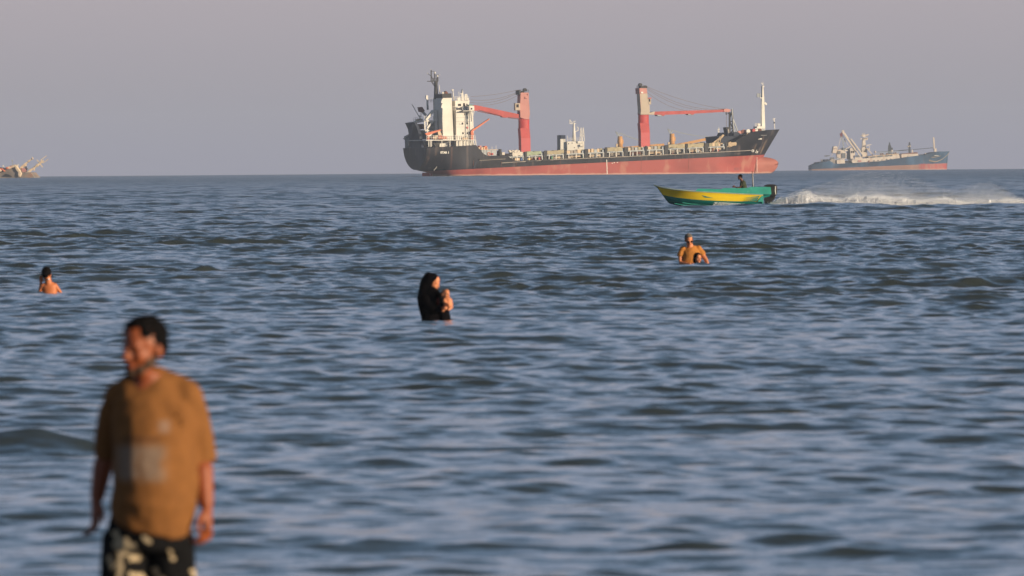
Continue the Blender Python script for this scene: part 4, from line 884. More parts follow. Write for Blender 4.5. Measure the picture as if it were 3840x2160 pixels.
K.poly('engine_bracket', 'hullg', [(2862, 729), (2889, 729), (2887, 736), (2868, 741), (2862, 741)], .1, BW - .1)
K.box('transom', 'turq', 2858, 729, 2862.5, 778, .04, BW - .04)
# outboard
eg = K.poly('outboard_engine', 'black', [(2863, 698), (2868, 695), (2880, 691), (2902, 691), (2911, 694), (2915, 700), (2914, 726), (2909, 735), (2893, 737), (2888, 730), (2889, 704)], cv - .22, cv + .2, bevel=.05)
K.poly('cowling_stripe', 'white2', [(2907, 698), (2910, 698), (2909, 712), (2910, 728), (2908, 731), (2906, 715)], cv - .235, cv - .215, eg)
K.poly('engine_leg', 'black', [(2872, 733), (2908, 733), (2906, 745), (2898, 752), (2892, 770), (2868, 773), (2866, 745)], cv - .12, cv + .12, eg, bevel=.03)
K.box('engine_clamp', 'white2', 2893, 729, 2900, 732, cv - .2, cv - .1, eg)
po = K.mast('stern_pole', 'rust', 2824, 702, 2820.5, 641, .35, .028, .016); K.mast('pole_sleeve', 'white2', 2825, 701, 2822.6, 650, .33, .014, .012, po)
# ---- spray: countless drops thrown up along the run; the wash behind
def tetra_cloud(name, pts, sizes, m):
    n = len(pts); base = np.array([(1, 0, -.7), (-1, 0, -.7), (0, 1, .7), (0, -1, .7)], np.float32) * .8
    rs2 = np.random.RandomState(5); q = rs2.normal(size=(n, 4)); q /= np.linalg.norm(q, axis=1)[:, None]
    w, x, y, z = q.T
    Rm = np.stack([1 - 2 * (y * y + z * z), 2 * (x * y - z * w), 2 * (x * z + y * w), 2 * (x * y + z * w), 1 - 2 * (x * x + z * z), 2 * (y * z - x * w), 2 * (x * z - y * w), 2 * (y * z + x * w), 1 - 2 * (x * x + y * y)], -1).reshape(n, 3, 3)
    V = np.einsum('nij,kj->nki', Rm, base) * sizes[:, None, None] + pts[:, None, :]
    f = np.array([(0, 1, 2), (0, 3, 1), (0, 2, 3), (1, 3, 2)], np.int32)[None] + np.arange(n, dtype=np.int32)[:, None, None] * 4
    me = bpy.data.meshes.new(name); me.vertices.add(n * 4); me.vertices.foreach_set('co', V.astype(np.float32).ravel())
    me.loops.add(n * 12); me.loops.foreach_set('vertex_index', f.ravel()); me.polygons.add(n * 4)
    me.polygons.foreach_set('loop_start', np.arange(0, n * 12, 3, dtype=np.int32)); me.polygons.foreach_set('loop_total', np.full(n * 4, 3, np.int32)); me.update(calc_edges=True)
    me.materials.append(m); o = bpy.data.objects.new(name, me); col.objects.link(o); o.location = F.o
    return tag(o, kind='stuff')
spr, ts, bs = principled('spray_drops'); bs.inputs['Base Color'].default_value = (.92, .94, 1.0, 1); bs.inputs['Roughness'].default_value = .6
bs.inputs['Subsurface Weight'].default_value = 0
def uz(x, y): return P(x, y, cv)
def prof(tab, u): return interp(tab, u)
def tabz(pts): return [(uz(x, y).x, uz(x, y).z) for x, y in pts]
TOPF = tabz([(2868, 768), (2900, 757), (2954, 740), (3000, 728), (3040, 721), (3104, 738), (3178, 740), (3225, 734), (3271, 729), (3364, 745), (3430, 748), (3500, 746), (3543, 737), (3588, 755), (3650, 757), (3720, 753), (3812, 746), (3900, 752), (4100, 756), (4400, 762)])
TOPM = tabz([(2960, 740), (3040, 724), (3104, 716), (3190, 696), (3280, 684), (3365, 674), (3514, 663), (3625, 678), (3737, 715), (3810, 738), (3900, 752), (4400, 760)])
r3 = np.random.RandomState(3); pts = []; sz = []
u0_, u1_ = TOPF[0][0], TOPF[-1][0]
lump = lambda u: .9 + .12 * math.sin(u * 2.1) * math.sin(u * .83 + 1) + .10 * math.sin(u * 5.3 + 2)
for i in range(150000):       # dense foam
    u = u0_ + (u1_ - u0_) * r3.rand() ** 1.15; zt = prof(TOPF, u) * lump(u); t_ = r3.rand() ** 1.7
    w = .5 + 1.3 * min(1, (u - u0_) / 3)
    pts.append((u, cv + r3.normal() * w * (1 - .5 * t_), -.12 + (zt + .12) * t_ * (1 + .12 * r3.normal()))); sz.append(r3.uniform(.014, .036) * (1.1 - .5 * t_))
for i in range(230000):       # fine mist drifting up
    u = TOPM[0][0] + (TOPM[-2][0] - TOPM[0][0]) * r3.rand(); zt = prof(TOPM, u) * (.8 + .35 * math.sin(u * .9 + 1.7 * math.sin(u * .37))); t_ = min(1.25, -math.log(1 - r3.rand() * .97) * .38)
    k = .55 + .45 * math.sin(u * 1.3 + 4 * t_ + 1) * math.sin(u * .41)
    if r3.rand() > k + .45: continue
    pts.append((u, cv + 2.5 + r3.normal() * 2.0, zt * t_ * (1 + .05 * r3.normal()))); sz.append(r3.uniform(.003, .0072))
for i in range(9000):        # bow wash along the near side of the hull
    u = lerp(uz(2662, 760).x, uz(2880, 760).x, r3.rand() ** .8); s_ = (u - uz(2662, 760).x) / 3.0
    top = lerp(.30, .10, min(1, s_)) if s_ > .06 else s_ * 4; t_ = r3.rand() ** 1.6
    pts.append((u, -.05 - r3.rand() * (.15 + .35 * min(1, s_)), -.14 + (top + .12) * t_)); sz.append(r3.uniform(.006, .02))
for i in range(900):         # stray drops
    u = u0_ + (u1_ - u0_) * r3.rand(); pts.append((u, cv + r3.normal(), prof(TOPF, u) * (1 + .35 * r3.rand()))); sz.append(.010)
tetra_cloud('spray', np.array(pts, np.float32), np.array(sz, np.float32), spr)
# thick foam body on the water
rings = []; n = 260
for i in range(n):
    u = u0_ + .2 + (u1_ - u0_) * i / (n - 1); z = max(.03, prof(TOPF, u) * .80 * lump(u) + .06 * r3.normal()); w = 1.2 + .25 * r3.normal()
    rings.append([(u, cv - w * .75, -.22), (u, cv - w * .62, z * .62 + .04 * r3.normal()), (u, cv - .15 + .15 * r3.normal(), z), (u, cv + w, z * .5), (u, cv + w * 1.6, -.22)])
fo = MB().loft(rings).build('foam', spr, None, True); fo.location = F.o; tag(fo, kind='stuff')
# ================================================================== people
def skin_mat(name, c, cheek):
    m, t, b = principled(name)
    co = N(t, 'ShaderNodeTexCoord'); nz = N(t, 'ShaderNodeTexNoise'); nz.inputs['Scale'].default_value = 9; nz.inputs['Detail'].default_value = 4
    t.links.new(co.outputs['Object'], nz.inputs['Vector']); rp = ramp(t, [(.35, c), (.7, cheek)]); t.links.new(nz.outputs[0], rp.inputs[0]); t.links.new(rp.outputs[0], b.inputs['Base Color'])
    b.inputs['Roughness'].default_value = .55
    return m
M['skin'] = skin_mat('skin_tanned', (.245, .056, .014), (.285, .068, .018))
M['skin2'] = skin_mat('skin_fair', (.60, .22, .10), (.66, .25, .12))  # lighter tan skin tone
M['skin3'] = skin_mat('skin_boy', (.50, .15, .050), (.56, .17, .058))
M['skin4'] = skin_mat('skin_dark', (.17, .065, .04), (.20, .075, .045))
M['hair'] = mat('black_hair', (.006, .005, .0055), .7, .3, 30, bump=.5)
M['hairg'] = mat('greying_hair', (.006, .0055, .006), .9, .4, 25, bump=.5)
M['beard'] = mat('grey_stubble', (.075, .047, .034), .9, .3, 40)
M['ochre'] = mat('ochre_cotton', (.47, .19, .048), .85, .1, 6, bump=.2)
M['olive'] = mat('olive_cotton', (.055, .065, .045), .85, .1, 6)
M['cloth'] = mat('black_cloth', (.0035, .003, .004), .9, .3, 4, bump=.3)
for _k in ('hair', 'hairg', 'olive', 'cloth', 'beard', 'ochre'): matte(M[_k], .03)
M['maroonc'] = mat('dark_red_cloth', (.10, .014, .01), .9, .2, 4)
M['lip'] = mat('lips', (.22, .04, .03), .6, .1); M['eye'] = mat('eye_dark', (.02, .015, .012), .3, .1)
M['lens'] = mat('sunglass_lens', (.008, .006, .006), .15, .1)
def frame_rot(yaw, pit=0.0, roll=0.0):   # yaw 0 faces the camera (-v); positive turns to the viewer's right
    return Matrix.Rotation(yaw, 3, 'Z') @ Matrix.Rotation(pit, 3, 'X') @ Matrix.Rotation(roll, 3, 'Y')
def head(mb, c, s, R3, ears=True, nose=1.0):
    """lumps of one head about centre c, s = chin-to-crown height / 0.235; fused with the body later"""
    c = Vector(c)
    def L(x, y, z, rx, ry, rz):
        e = MB().ell((0, 0, 0), (rx * s, ry * s, rz * s), 14, 10)
        mb.add([c + R3 @ (Vector(v) + Vector((x * s, y * s, z * s))) for v in e.v], e.f)
    L(0, .012, .028, .074, .094, .088); L(0, -.012, .052, .064, .080, .066); L(0, -.022, -.02, .060, .068, .082); L(0, -.038, -.078, .040, .040, .034)
    L(0, -.085, -.086, .020, .016, .017); L(0, -.078, .022, .052, .018, .015)                    # jaw, chin, brow
    L(.036, -.066, -.024, .021, .021, .02); L(-.036, -.066, -.024, .021, .021, .02)              # cheeks
    L(0, -.096, -.004, .009 * nose, .015, .024); L(0, -.105, -.024, .015 * nose, .018 * nose, .012)                # nose
    L(0, -.086, -.056, .022, .012, .012)                                                        # lips
    if ears:
        for k in (-1, 1): L(k * .076, .012, -.012, .010, .019, .032)
    return lambda x, y, z: c + R3 @ Vector((x * s, y * s, z * s))
def patch(hp, name, m, spots, parent, s=1.0):
    mb = MB()
    for x, y, z, rx, ry, rz in spots:
        mb.ell(hp(x, y, z), (rx * s, ry * s, rz * s), 10, 8)
    return mb
def face_bits(hp, R3, s, parent, mouth=True):
    for k in (-1, 1):
        e = MB().ell((0, 0, 0), (.014 * s, .010 * s, .0075 * s), 10, 8)
        MB().add([hp(k * .031, -.082, .004) + R3 @ Vector(v) for v in e.v], e.f).build('eye', M['eye'], parent, True)
    if mouth:
        e = MB().ell((0, 0, 0), (.024 * s, .009 * s, .006 * s), 10, 8)
        MB().add([hp(0, -.094, -.057) + R3 @ Vector(v) for v in e.v], e.f).build('mouth', M['lip'], parent, True)
def blob(hp, R3, s, x, y, z, rx, ry, rz, mb):
    e = MB().ell((0, 0, 0), (rx * s, ry * s, rz * s), 14, 10); mb.add([hp(x, y, z) + R3 @ Vector(v) for v in e.v], e.f); return mb
def hand(mb, w, d, side, s=1.0, curl=.5, spread=.14):
    """w wrist, d direction of the fingers, side = direction of the thumb; palm, four fingers of unequal length bent at two knuckles, thumb from the palm's side"""
    w = Vector(w); d = Vector(d).normalized(); a = Vector(side); a = (a - d * a.dot(d)).normalized(); n = d.cross(a)
    mb.tube([w - d * .02 * s, w + d * .02 * s, w + d * .06 * s, w + d * .095 * s], [(.026 * s, .020 * s), (.034 * s, .018 * s), (.043 * s, .017 * s), (.040 * s, .014 * s)] if abs(n.y) > .5 else [(.022 * s, .024 * s), (.02 * s, .034 * s), (.018 * s, .043 * s), (.015 * s, .04 * s)], 10)
    for k, (off, ln) in enumerate(((.030, .074), (.011, .083), (-.009, .078), (-.028, .060))):
        p = w + d * .088 * s + a * off * s; q = (d + a * off * spread * 20 * .2).normalized(); pts = [p]
        for j, f in enumerate((.45, .32, .25)):
            ang = curl * (j + .6) * .75; pts.append(pts[-1] + (q * math.cos(ang) + n * math.sin(ang)) * ln * f * s)
        mb.tube(pts, [.0098 * s, .0092 * s, .0085 * s, .007 * s], 8)
    p = w + d * .03 * s + a * .028 * s
    mb.tube([p, p + (d * .7 + a * .75).normalized() * .035 * s, p + (d * .75 + a * .62).normalized() * .064 * s, p + (d * .95 + a * .4).normalized() * .085 * s], [.0135 * s, .0115 * s, .0105 * s, .008 * s], 8)
def rough(o, amp, scale, seed=1, zdir=1.0):
    """creases: push the vertices along their normals by a smooth noise"""
    from mathutils import noise
    me = o.data
    for v in me.vertices:
        c = v.co; n = noise.noise(Vector((c.x * scale + seed, c.y * scale, c.z * scale * zdir))) + .5 * noise.noise(Vector((c.x * scale * 2.3, c.y * scale * 2.3 + seed, c.z * scale * 2.3 * zdir)))
        v.co = c + v.normal * n * amp
# ------------------------------------------------------------------ man in the foreground, knee deep, walking toward the shore
F = Frame(545, 34.2); mn = thing('person', F, 'blurred grey-bearded man in ochre printed shirt and black patterned shorts wading in the foreground', 'person')
K = Kit(F, mn); P = K.P
def Q(x, y, v=0.0): return P(x, y, v)
R3 = frame_rot(R_(-44), R_(6), R_(0))
mb = MB()
s_ = 1.0
hc = Q(541, 1308, 0.0); hp = head(mb, hc, s_ * .98, R3, nose=1.25)
mb.tube([Q(560, 1390, .03), Q(556, 1430, .035), Q(552, 1475, .04)], [.060, .064, .085], 14)                   # neck
mb.tube([Q(560, 1455, .05), Q(575, 1560, .04), Q(575, 1700, .0), Q(578, 1850, -.01), Q(575, 1990, .03)], [(.10, .07), (.145, .10), (.150, .13), (.155, .14), (.145, .12)], 20)
for sh, el, wr, ra in (((455, 1495, .12), (406, 1690, .24), (364, 1868, .22), .050), ((690, 1495, .05), (744, 1700, .08), (772, 1890, .0), .054)):
    mb.tube([Q(*sh), Q((sh[0] + el[0]) / 2, (sh[1] + el[1]) / 2, (sh[2] + el[2]) / 2), Q(*el), Q((wr[0] + el[0]) / 2, el[1] + .35 * (wr[1] - el[1]), (el[2] + wr[2]) / 2), Q(*wr)], [ra * .78, ra * .80, ra * .84, ra * .84, ra * .60], 12)
hand(mb, Q(362, 1872, .22), Q(356, 2000, .17) - Q(362, 1872, .22), (.35, -.8, 0), 1.12, .7)
hand(mb, Q(775, 1895, .0), Q(780, 2010, -.02) - Q(775, 1895, .0), (-.4, -.8, 0), 1.15, 1.0)
for x, y in ((480, 2000), (645, 2000)):
    a = Q(x, y, .03); k = Q(x - 12, 2300, -.03 if x < 500 else .08); an = Q(x - 14, 2700, .06); 
    mb.tube([a, k, k + Vector((0, .01, -.1)), an, an + Vector((0, 0, -.07))], [.095, .066, .06, .042, .05], 12); mb.tube([an + Vector((0, .05, -.06)), an + Vector((0, -.17, -.075))], [.045, .035], 10)
body = fused(mb, 'body', M['skin'], mn, .0085, 2)
face_bits(hp, R3, .98, mn)
h = MB()
for q in ((0, .038, .058, .076, .080, .068), (0, -.022, .108, .052, .050, .022), (0, .080, .01, .058, .032, .06), (.064, .030, .028, .018, .042, .042), (-.064, .030, .028, .018, .042, .042), (.02, .0, .126, .05, .06, .016), (.0, -.050, .106, .048, .034, .016), (.05, -.03, .07, .02, .03, .03), (-.05, -.03, .07, .02, .03, .03)): blob(hp, R3, .98, *q, h)
hr = fused(h, 'hair', M['hairg'], mn, .007, 1); rough(hr, .006, 60, 3)
h = MB()
for q in ((0, -.087, -.088, .026, .017, .020), (.034, -.062, -.080, .018, .022, .022), (-.034, -.062, -.080, .018, .022, .022), (.052, -.028, -.056, .012, .026, .026), (-.052, -.028, -.056, .012, .026, .026), (.014, -.097, -.044, .014, .007, .005), (-.014, -.097, -.044, .014, .007, .005), (.060, -.002, -.036, .009, .014, .026), (-.060, -.002, -.036, .009, .014, .026)): blob(hp, R3, .98, *q, h)
fused(h, 'beard', M['beard'], mn, .006, 1)
# shirt: ochre cotton with a grey printed panel and faint dark lettering above, sagging folds
m, t, b = principled('printed_shirt')
co = N(t, 'ShaderNodeTexCoord'); sp = N(t, 'ShaderNodeSeparateXYZ'); t.links.new(co.outputs['Object'], sp.inputs[0])
def band(t, src, lo, hi, soft):
    a = N(t, 'ShaderNodeMapRange'); a.interpolation_type = 'SMOOTHSTEP'; a.inputs[1].default_value = lo - soft; a.inputs[2].default_value = lo + soft; t.links.new(src, a.inputs[0])
    b_ = N(t, 'ShaderNodeMapRange'); b_.interpolation_type = 'SMOOTHSTEP'; b_.inputs[1].default_value = hi - soft; b_.inputs[2].default_value = hi + soft; b_.inputs[3].default_value = 1; b_.inputs[4].default_value = 0; t.links.new(src, b_.inputs[0])
    n = N(t, 'ShaderNodeMath', operation='MULTIPLY'); t.links.new(a.outputs[0], n.inputs[0]); t.links.new(b_.outputs[0], n.inputs[1]); return n.outputs[0]
def mul(t, *xs):
    o = xs[0]
    for x in xs[1:]:
        n = N(t, 'ShaderNodeMath', operation='MULTIPLY'); t.links.new(o, n.inputs[0])
        if isinstance(x, (int, float)): n.inputs[1].default_value = x
        else: t.links.new(x, n.inputs[1])
        o = n.outputs[0]
    return o
nz = N(t, 'ShaderNodeTexNoise'); nz.inputs['Scale'].default_value = 14; nz.inputs['Detail'].default_value = 4; t.links.new(co.outputs['Object'], nz.inputs['Vector'])
rp = ramp(t, [(.3, (.19, .080, .026)), (.7, (.235, .098, .031))]); t.links.new(nz.outputs[0], rp.inputs[0])
front = band(t, sp.outputs[1], -1, .02, .02)
xa, xb = Q(443, 1700).x, Q(622, 1700).x; za, zb = Q(500, 1798).z, Q(500, 1668).z
nb = N(t, 'ShaderNodeTexNoise'); nb.inputs['Scale'].default_value = 11; t.links.new(co.outputs['Object'], nb.inputs['Vector'])
nr_ = ramp(t, [(.36, (.25,) * 3), (.5, (1, 1, 1))]); t.links.new(nb.outputs[0], nr_.inputs[0])
pn = mul(t, band(t, sp.outputs[0], xa, xb, .035), band(t, sp.outputs[2], za, zb, .022), front, nr_.outputs[0], .85)
c = mix(t, rp.outputs[0], (.25, .18, .135), pn)
ln_ = mul(t, band(t, sp.outputs[0], Q(460, 1640).x, Q(605, 1640).x, .01), band(t, sp.outputs[2], Q(500, 1652).z, Q(500, 1634).z, .006), front, nr_.outputs[0], .6)
c = mix(t, c, (.10, .05, .03), ln_)
lg = mul(t, band(t, sp.outputs[0], Q(600, 1600).x, Q(640, 1600).x, .015), band(t, sp.outputs[2], Q(500, 1620).z, Q(500, 1575).z, .012), front, .5)
c = mix(t, c, (.30, .22, .18), lg)
t.links.new(c, b.inputs['Base Color']); b.inputs['Roughness'].default_value = .9; matte(m)
mb = MB()
tor = [(563, 1447, .155, .085, .05), (573, 1480, .178, .105, .05), (578, 1560, .182, .13, .04), (582, 1680, .178, .158, .01), (584, 1800, .182, .178, -.015), (581, 1880, .178, .178, -.02), (572, 1950, .170, .165, .0), (566, 1972, .168, .16, .005)]
tor = [(a, b_, rx * (.96 if b_ > 1480 else .72), ry, v) for a, b_, rx, ry, v in tor]
mb.tube([Q(a, b_, v) for a, b_, rx, ry, v in tor], [(rx, ry) for a, b_, rx, ry, v in tor], 28)
mb.tube([Q(558, 1425, .04), Q(560, 1460, .045)], [(.076, .07), (.135, .09)], 16)
mb.tube([Q(556, 1440, .05), Q(565, 1475, .05), Q(570, 1520, .05)], [(.10, .08), (.155, .105), (.16, .12)], 20)
mb.ell(Q(449, 1488, .09), (.066, .07, .062), 14, 10)
mb.tube([Q(449, 1480, .10), Q(425, 1550, .15), Q(411, 1640, .205), Q(404, 1712, .235)], [.052, .062, .062, .058], 14)
mb.ell(Q(692, 1487, .05), (.074, .075, .066), 14, 10)
mb.tube([Q(690, 1480, .05), Q(714, 1545, .06), Q(732, 1640, .07), Q(744, 1736, .08)], [.058, .072, .075, .078], 14)
mb.tube([Q(452, 1478, .07), Q(500, 1455, .06), Q(566, 1432, .05), Q(640, 1447, .05), Q(700, 1472, .05)], [.048, .06, .066, .062, .05], 12)
sh = fused(mb, 'shirt', m, mn, .010, 4)
from mathutils import noise as _ns
for v in sh.data.vertices:   # cloth folds: vertical drapes over the chest, a diagonal sag at the hip, a fold from the armpit
    c = v.co; f = 0
    x, z = c.x, c.z
    f += .010 * math.sin((x * 1.0 + .12 * z) * 46 + 2 * _ns.noise(c * 5)) * max(0, min(1, (z - 1.0) / .15)) * .6
    f += .012 * math.exp(-(((x + .10) * .78 + (z - .60) * .62) / .030) ** 2) * (1 if z < .85 else 0)
    f -= .020 * math.exp(-(((x - .12) * .8 + (z - .98) * .6) / .030) ** 2) * max(0, 1 - abs(x - .12) / .14)
    f += .006 * _ns.noise(c * 9) + .004 * _ns.noise(c * 22)
    if c.y < .06: v.co = c + v.normal * f
# shorts: black with pale palm-like figures
m, t, b = principled('patterned_shorts')
co = N(t, 'ShaderNodeTexCoord'); nz = N(t, 'ShaderNodeTexNoise'); nz.inputs['Scale'].default_value = 26; nz.inputs['Detail'].default_value = 4; t.links.new(co.outputs['Object'], nz.inputs['Vector'])
mp = N(t, 'ShaderNodeMapping'); t.links.new(co.outputs['Object'], mp.inputs[0]); 
mxv = N(t, 'ShaderNodeVectorMath', operation='ADD'); t.links.new(co.outputs['Object'], mxv.inputs[0])
sc_ = N(t, 'ShaderNodeVectorMath', operation='SCALE'); sc_.inputs['Scale'].default_value = .05; t.links.new(nz.outputs['Color'], sc_.inputs[0]); t.links.new(sc_.outputs[0], mxv.inputs[1])
fac = None
def seg(ax, ay, bx, by, w):
    """soft distance-to-segment mask for one stroke of the print, in the cloth's own x/z"""
    global fac
    A = Q(ax, ay); B = Q(bx, by); dx, dz = B.x - A.x, B.z - A.z; L2 = dx * dx + dz * dz
    s2 = N(t, 'ShaderNodeSeparateXYZ'); t.links.new(mxv.outputs[0], s2.inputs[0])
    def mm(op, a, c_, cl=False):
        n = N(t, 'ShaderNodeMath', operation=op, use_clamp=cl)
        for i, v in enumerate((a, c_)):
            if isinstance(v, (int, float)): n.inputs[i].default_value = v
            else: t.links.new(v, n.inputs[i])
        return n.outputs[0]
    X = mm('SUBTRACT', s2.outputs[0], A.x + .025); Z = mm('SUBTRACT', s2.outputs[2], A.z + .025)
    h_ = mm('DIVIDE', mm('ADD', mm('MULTIPLY', X, dx), mm('MULTIPLY', Z, dz)), L2, True)
    ex = mm('SUBTRACT', X, mm('MULTIPLY', h_, dx)); ez = mm('SUBTRACT', Z, mm('MULTIPLY', h_, dz))
    d = mm('POWER', mm('ADD', mm('MULTIPLY', ex, ex), mm('MULTIPLY', ez, ez)), .5)
    k = mm('MULTIPLY', mm('SUBTRACT', w, d), 1 / (w * .4), True)
    fac = k if fac is None else mm('MAXIMUM', fac, k)
for q in ((435, 1995, 475, 2050, .017), (475, 2035, 512, 2080, .024), (455, 2050, 450, 2160, .013), (505, 2040, 500, 2085, .016), (470, 2060, 440, 2040, .015), (415, 2090, 425, 2120, .014), (545, 2010, 572, 2025, .013), (580, 2130, 610, 2170, .014), (500, 2150, 540, 2165, .014), (640, 2060, 650, 2090, .008), (720, 2140, 735, 2165, .012), (455, 2160, 450, 2260, .013), (600, 2240, 650, 2300, .015)): seg(*q)
c = mix(t, (.008, .008, .009), (.46, .36, .235), fac); t.links.new(c, b.inputs['Base Color']); b.inputs['Roughness'].default_value = .85; matte(m, .05)
mb = MB()
mb.tube([Q(562, 1925, .01), Q(560, 2000, .01), Q(555, 2060, .01)], [(.155, .14), (.168, .15), (.172, .145)], 24)
mb.tube([Q(478, 2010, .02), Q(462, 2160, .0), Q(455, 2330, -.02)], [(.100, .11), (.098, .105), (.105, .11)], 16)
mb.tube([Q(640, 2010, .02), Q(648, 2160, .03), Q(652, 2330, .06)], [(.098, .11), (.098, .105), (.102, .11)], 16)
so = fused(mb, 'shorts', m, mn, .010, 3); rough(so, .010, 12, 5, .4)
# ------------------------------------------------------------------ woman with infant
F = Frame(1630, 111.5, R_(0)); wo_ = thing('person', F, 'woman in long black robe and veil standing waist deep with a baby on her chest', 'person')
K = Kit(F, wo_); P = K.P; Q = P
R3 = frame_rot(R_(66), R_(20))
mb = MB(); hp = head(mb, Q(1622, 1060, 0), .93, R3, ears=False)
mb.tube([Q(1616, 1075, .03), Q(1612, 1110, .04)], [.055, .07], 12)
mb.tube([Q(1612, 1110, .04), Q(1618, 1160, .03), Q(1622, 1210, .03), Q(1622, 1330, .05), Q(1622, 1420, .05)], [(.15, .11), (.13, .11), (.14, .12), (.13, .1), (.1, .08)], 16)
mb.tube([Q(1612, 1155, -.13), Q(1640, 1163, -.17), Q(1662, 1158, -.15)], [.036, .034, .028], 10)
hand(mb, Q(1662, 1158, -.15), Q(1678, 1148, -.12) - Q(1662, 1158, -.15), (0, 0, 1), .9, .8)
mb.tube([Q(1640, 1105, .14), Q(1665, 1150, .12), Q(1672, 1140, .02)], [.05, .042, .03], 10)
hand(mb, Q(1672, 1138, .02), Q(1684, 1122, -.04) - Q(1672, 1138, .02), (0, 0, 1), .9, .8)
fused(mb, 'body', M['skin2'], wo_, .010, 2)
mb = MB()
mb.ell(Q(1610, 1052, .015), (.093, .105, .112), 16, 12); mb.ell(Q(1623, 1042, -.01), (.072, .085, .066), 14, 10); mb.ell(Q(1614, 1038, 0), (.090, .098, .055), 14, 10)
mb.tube([Q(1604, 1050, .03), Q(1596, 1080, .03), Q(1594, 1115, .03), Q(1600, 1150, .02)], [(.085, .10), (.088, .105), (.105, .14), (.11, .15)], 16)
mb.tube([Q(1612, 1082, .0), Q(1618, 1100, -.01), Q(1628, 1125, -.02)], [(.075, .09), (.11, .12), (.12, .12)], 14)
v_ = fused(mb, 'veil', M['cloth'], wo_, .012, 3); rough(v_, .010, 14, 2, .35)
mb = MB()
mb.tube([Q(1610, 1092, .03), Q(1608, 1115, .03), Q(1612, 1150, .02), Q(1622, 1180, .02), Q(1628, 1205, .02), Q(1630, 1300, .03), Q(1630, 1420, .03)], [(.11, .10), (.155, .13), (.150, .14), (.15, .145), (.165, .15), (.19, .17), (.2, .18)], 20)
mb.tube([Q(1592, 1112, -.06), Q(1600, 1145, -.13), Q(1628, 1160, -.17), Q(1655, 1158, -.16)], [.070, .072, .066, .054], 12)
mb.tube([Q(1630, 1100, .12), Q(1655, 1130, .14), Q(1663, 1150, .08)], [.060, .058, .05], 12)
mb.tube([Q(1645, 1100, .02), Q(1652, 1140, .0), Q(1662, 1180, .0), Q(1664, 1215, .0), Q(1664, 1300, 0)], [(.07, .1), (.07, .12), (.09, .13), (.10, .14), (.1, .14)], 14)
ab = fused(mb, 'robe', M['cloth'], wo_, .013, 3); rough(ab, .012, 11, 7, .35)
mb = MB().ell(Q(1642, 1132, -.135), (.020, .012, .060), 10, 8); mb.build('robe_lining', M['maroonc'], wo_, True)
F2 = Frame(1675, 111.4); by = thing('person', F2, 'bare baby held against the chest of the woman in black', 'person')
KB = Kit(F2, by); Q = KB.P
mb = MB(); Rb = frame_rot(R_(40), R_(-10), R_(10)); hp2 = head(mb, Q(1671, 1106, -.10), .62, Rb)
mb.tube([Q(1674, 1118, -.12), Q(1680, 1128, -.13), Q(1682, 1142, -.14), Q(1677, 1154, -.15)], [(.036, .04), (.058, .055), (.060, .055), (.05, .045)], 14)
mb.tube([Q(1668, 1122, -.15), Q(1666, 1132, -.19), Q(1672, 1136, -.21)], [.021, .018, .014], 8)
hand(mb, Q(1672, 1136, -.21), Vector((.5, -.2, -.3)), (0, -.6, .6), .42, .6)
mb.tube([Q(1686, 1120, -.1), Q(1691, 1132, -.14), Q(1688, 1142, -.17)], [.022, .019, .014], 8)
hand(mb, Q(1688, 1142, -.17), Vector((-.3, -.3, -.5)), (0, -.6, .6), .42, .6)
mb.tube([Q(1676, 1152, -.15), Q(1668, 1158, -.2), Q(1664, 1164, -.19)], [.034, .026, .016], 10); mb.tube([Q(1664, 1164, -.19), Q(1660, 1168, -.22)], [.015, .011], 8)
mb.tube([Q(1684, 1152, -.13), Q(1692, 1152, -.2), Q(1684, 1160, -.21)], [.034, .026, .016], 10); mb.tube([Q(1684, 1160, -.21), Q(1680, 1163, -.24)], [.015, .011], 8)
fused(mb, 'body', M['skin2'], by, .0075, 2)
h = MB(); 
for q in ((0, .03, .045, .074, .085, .075), (0, .07, .0, .055, .035, .05)): blob(hp2, Rb, .62, *q, h)
fused(h, 'hair', mat('baby_hair', (.25, .11, .05), .8, .2, 20), by, .006, 1); face_bits(hp2, Rb, .62, by)
# ------------------------------------------------------------------ man with sunglasses and child
F = Frame(2588, 171, 0); m2_ = thing('person', F, 'man in ochre shirt and dark sunglasses bending over a child in chest deep water', 'person')
K = Kit(F, m2_); P = K.P; Q = P
R3 = frame_rot(R_(14), R_(24), R_(-6)); mb = MB()
hp = head(mb, Q(2583, 900, -.08), 1.0, R3)
mb.tube([Q(2586, 915, .0), Q(2590, 935, .05)], [.062, .08], 12)
mb.tube([Q(2590, 935, .06), Q(2592, 965, .05), Q(2590, 1000, .04), Q(2590, 1080, .04)], [(.14, .09), (.16, .11), (.16, .13), (.15, .12)], 18)
mb.tube([Q(2560, 939, .04), Q(2551, 962, .02), Q(2553, 985, -.02), Q(2575, 991, -.14), Q(2590, 990, -.2)], [.045, .046, .042, .038, .028], 12)
mb.tube([Q(2618, 938, .05), Q(2638, 960, .04), Q(2648, 976, -.02), Q(2654, 989, -.12)], [.046, .048, .042, .03], 12)
hand(mb, Q(2590, 990, -.2), Vector((.8, -.2, -.3)), (0, -.3, .9), 1, .5); hand(mb, Q(2654, 989, -.12), Vector((.1, -.4, -.8)), (-.9, 0, 0), 1, .5)
mb.tube([Q(2580, 1070, .04), Q(2580, 1220, .0)], [.1, .06], 10); mb.tube([Q(2600, 1070, .04), Q(2600, 1220, .04)], [.1, .06], 10)
fused(mb, 'body', M['skin2'], m2_, .0115, 2)
h = MB()
for q in ((0, .024, .046, .081, .098, .082), (0, .075, .0, .062, .036, .06), (.062, .03, .02, .020, .045, .045), (-.062, .03, .02, .020, .045, .045), (0, -.03, .095, .055, .05, .02)): blob(hp, R3, 1, *q, h)
fused(h, 'hair', mat('grey_hair', (.14, .12, .10), .8, .4, 20), m2_, .010, 1)
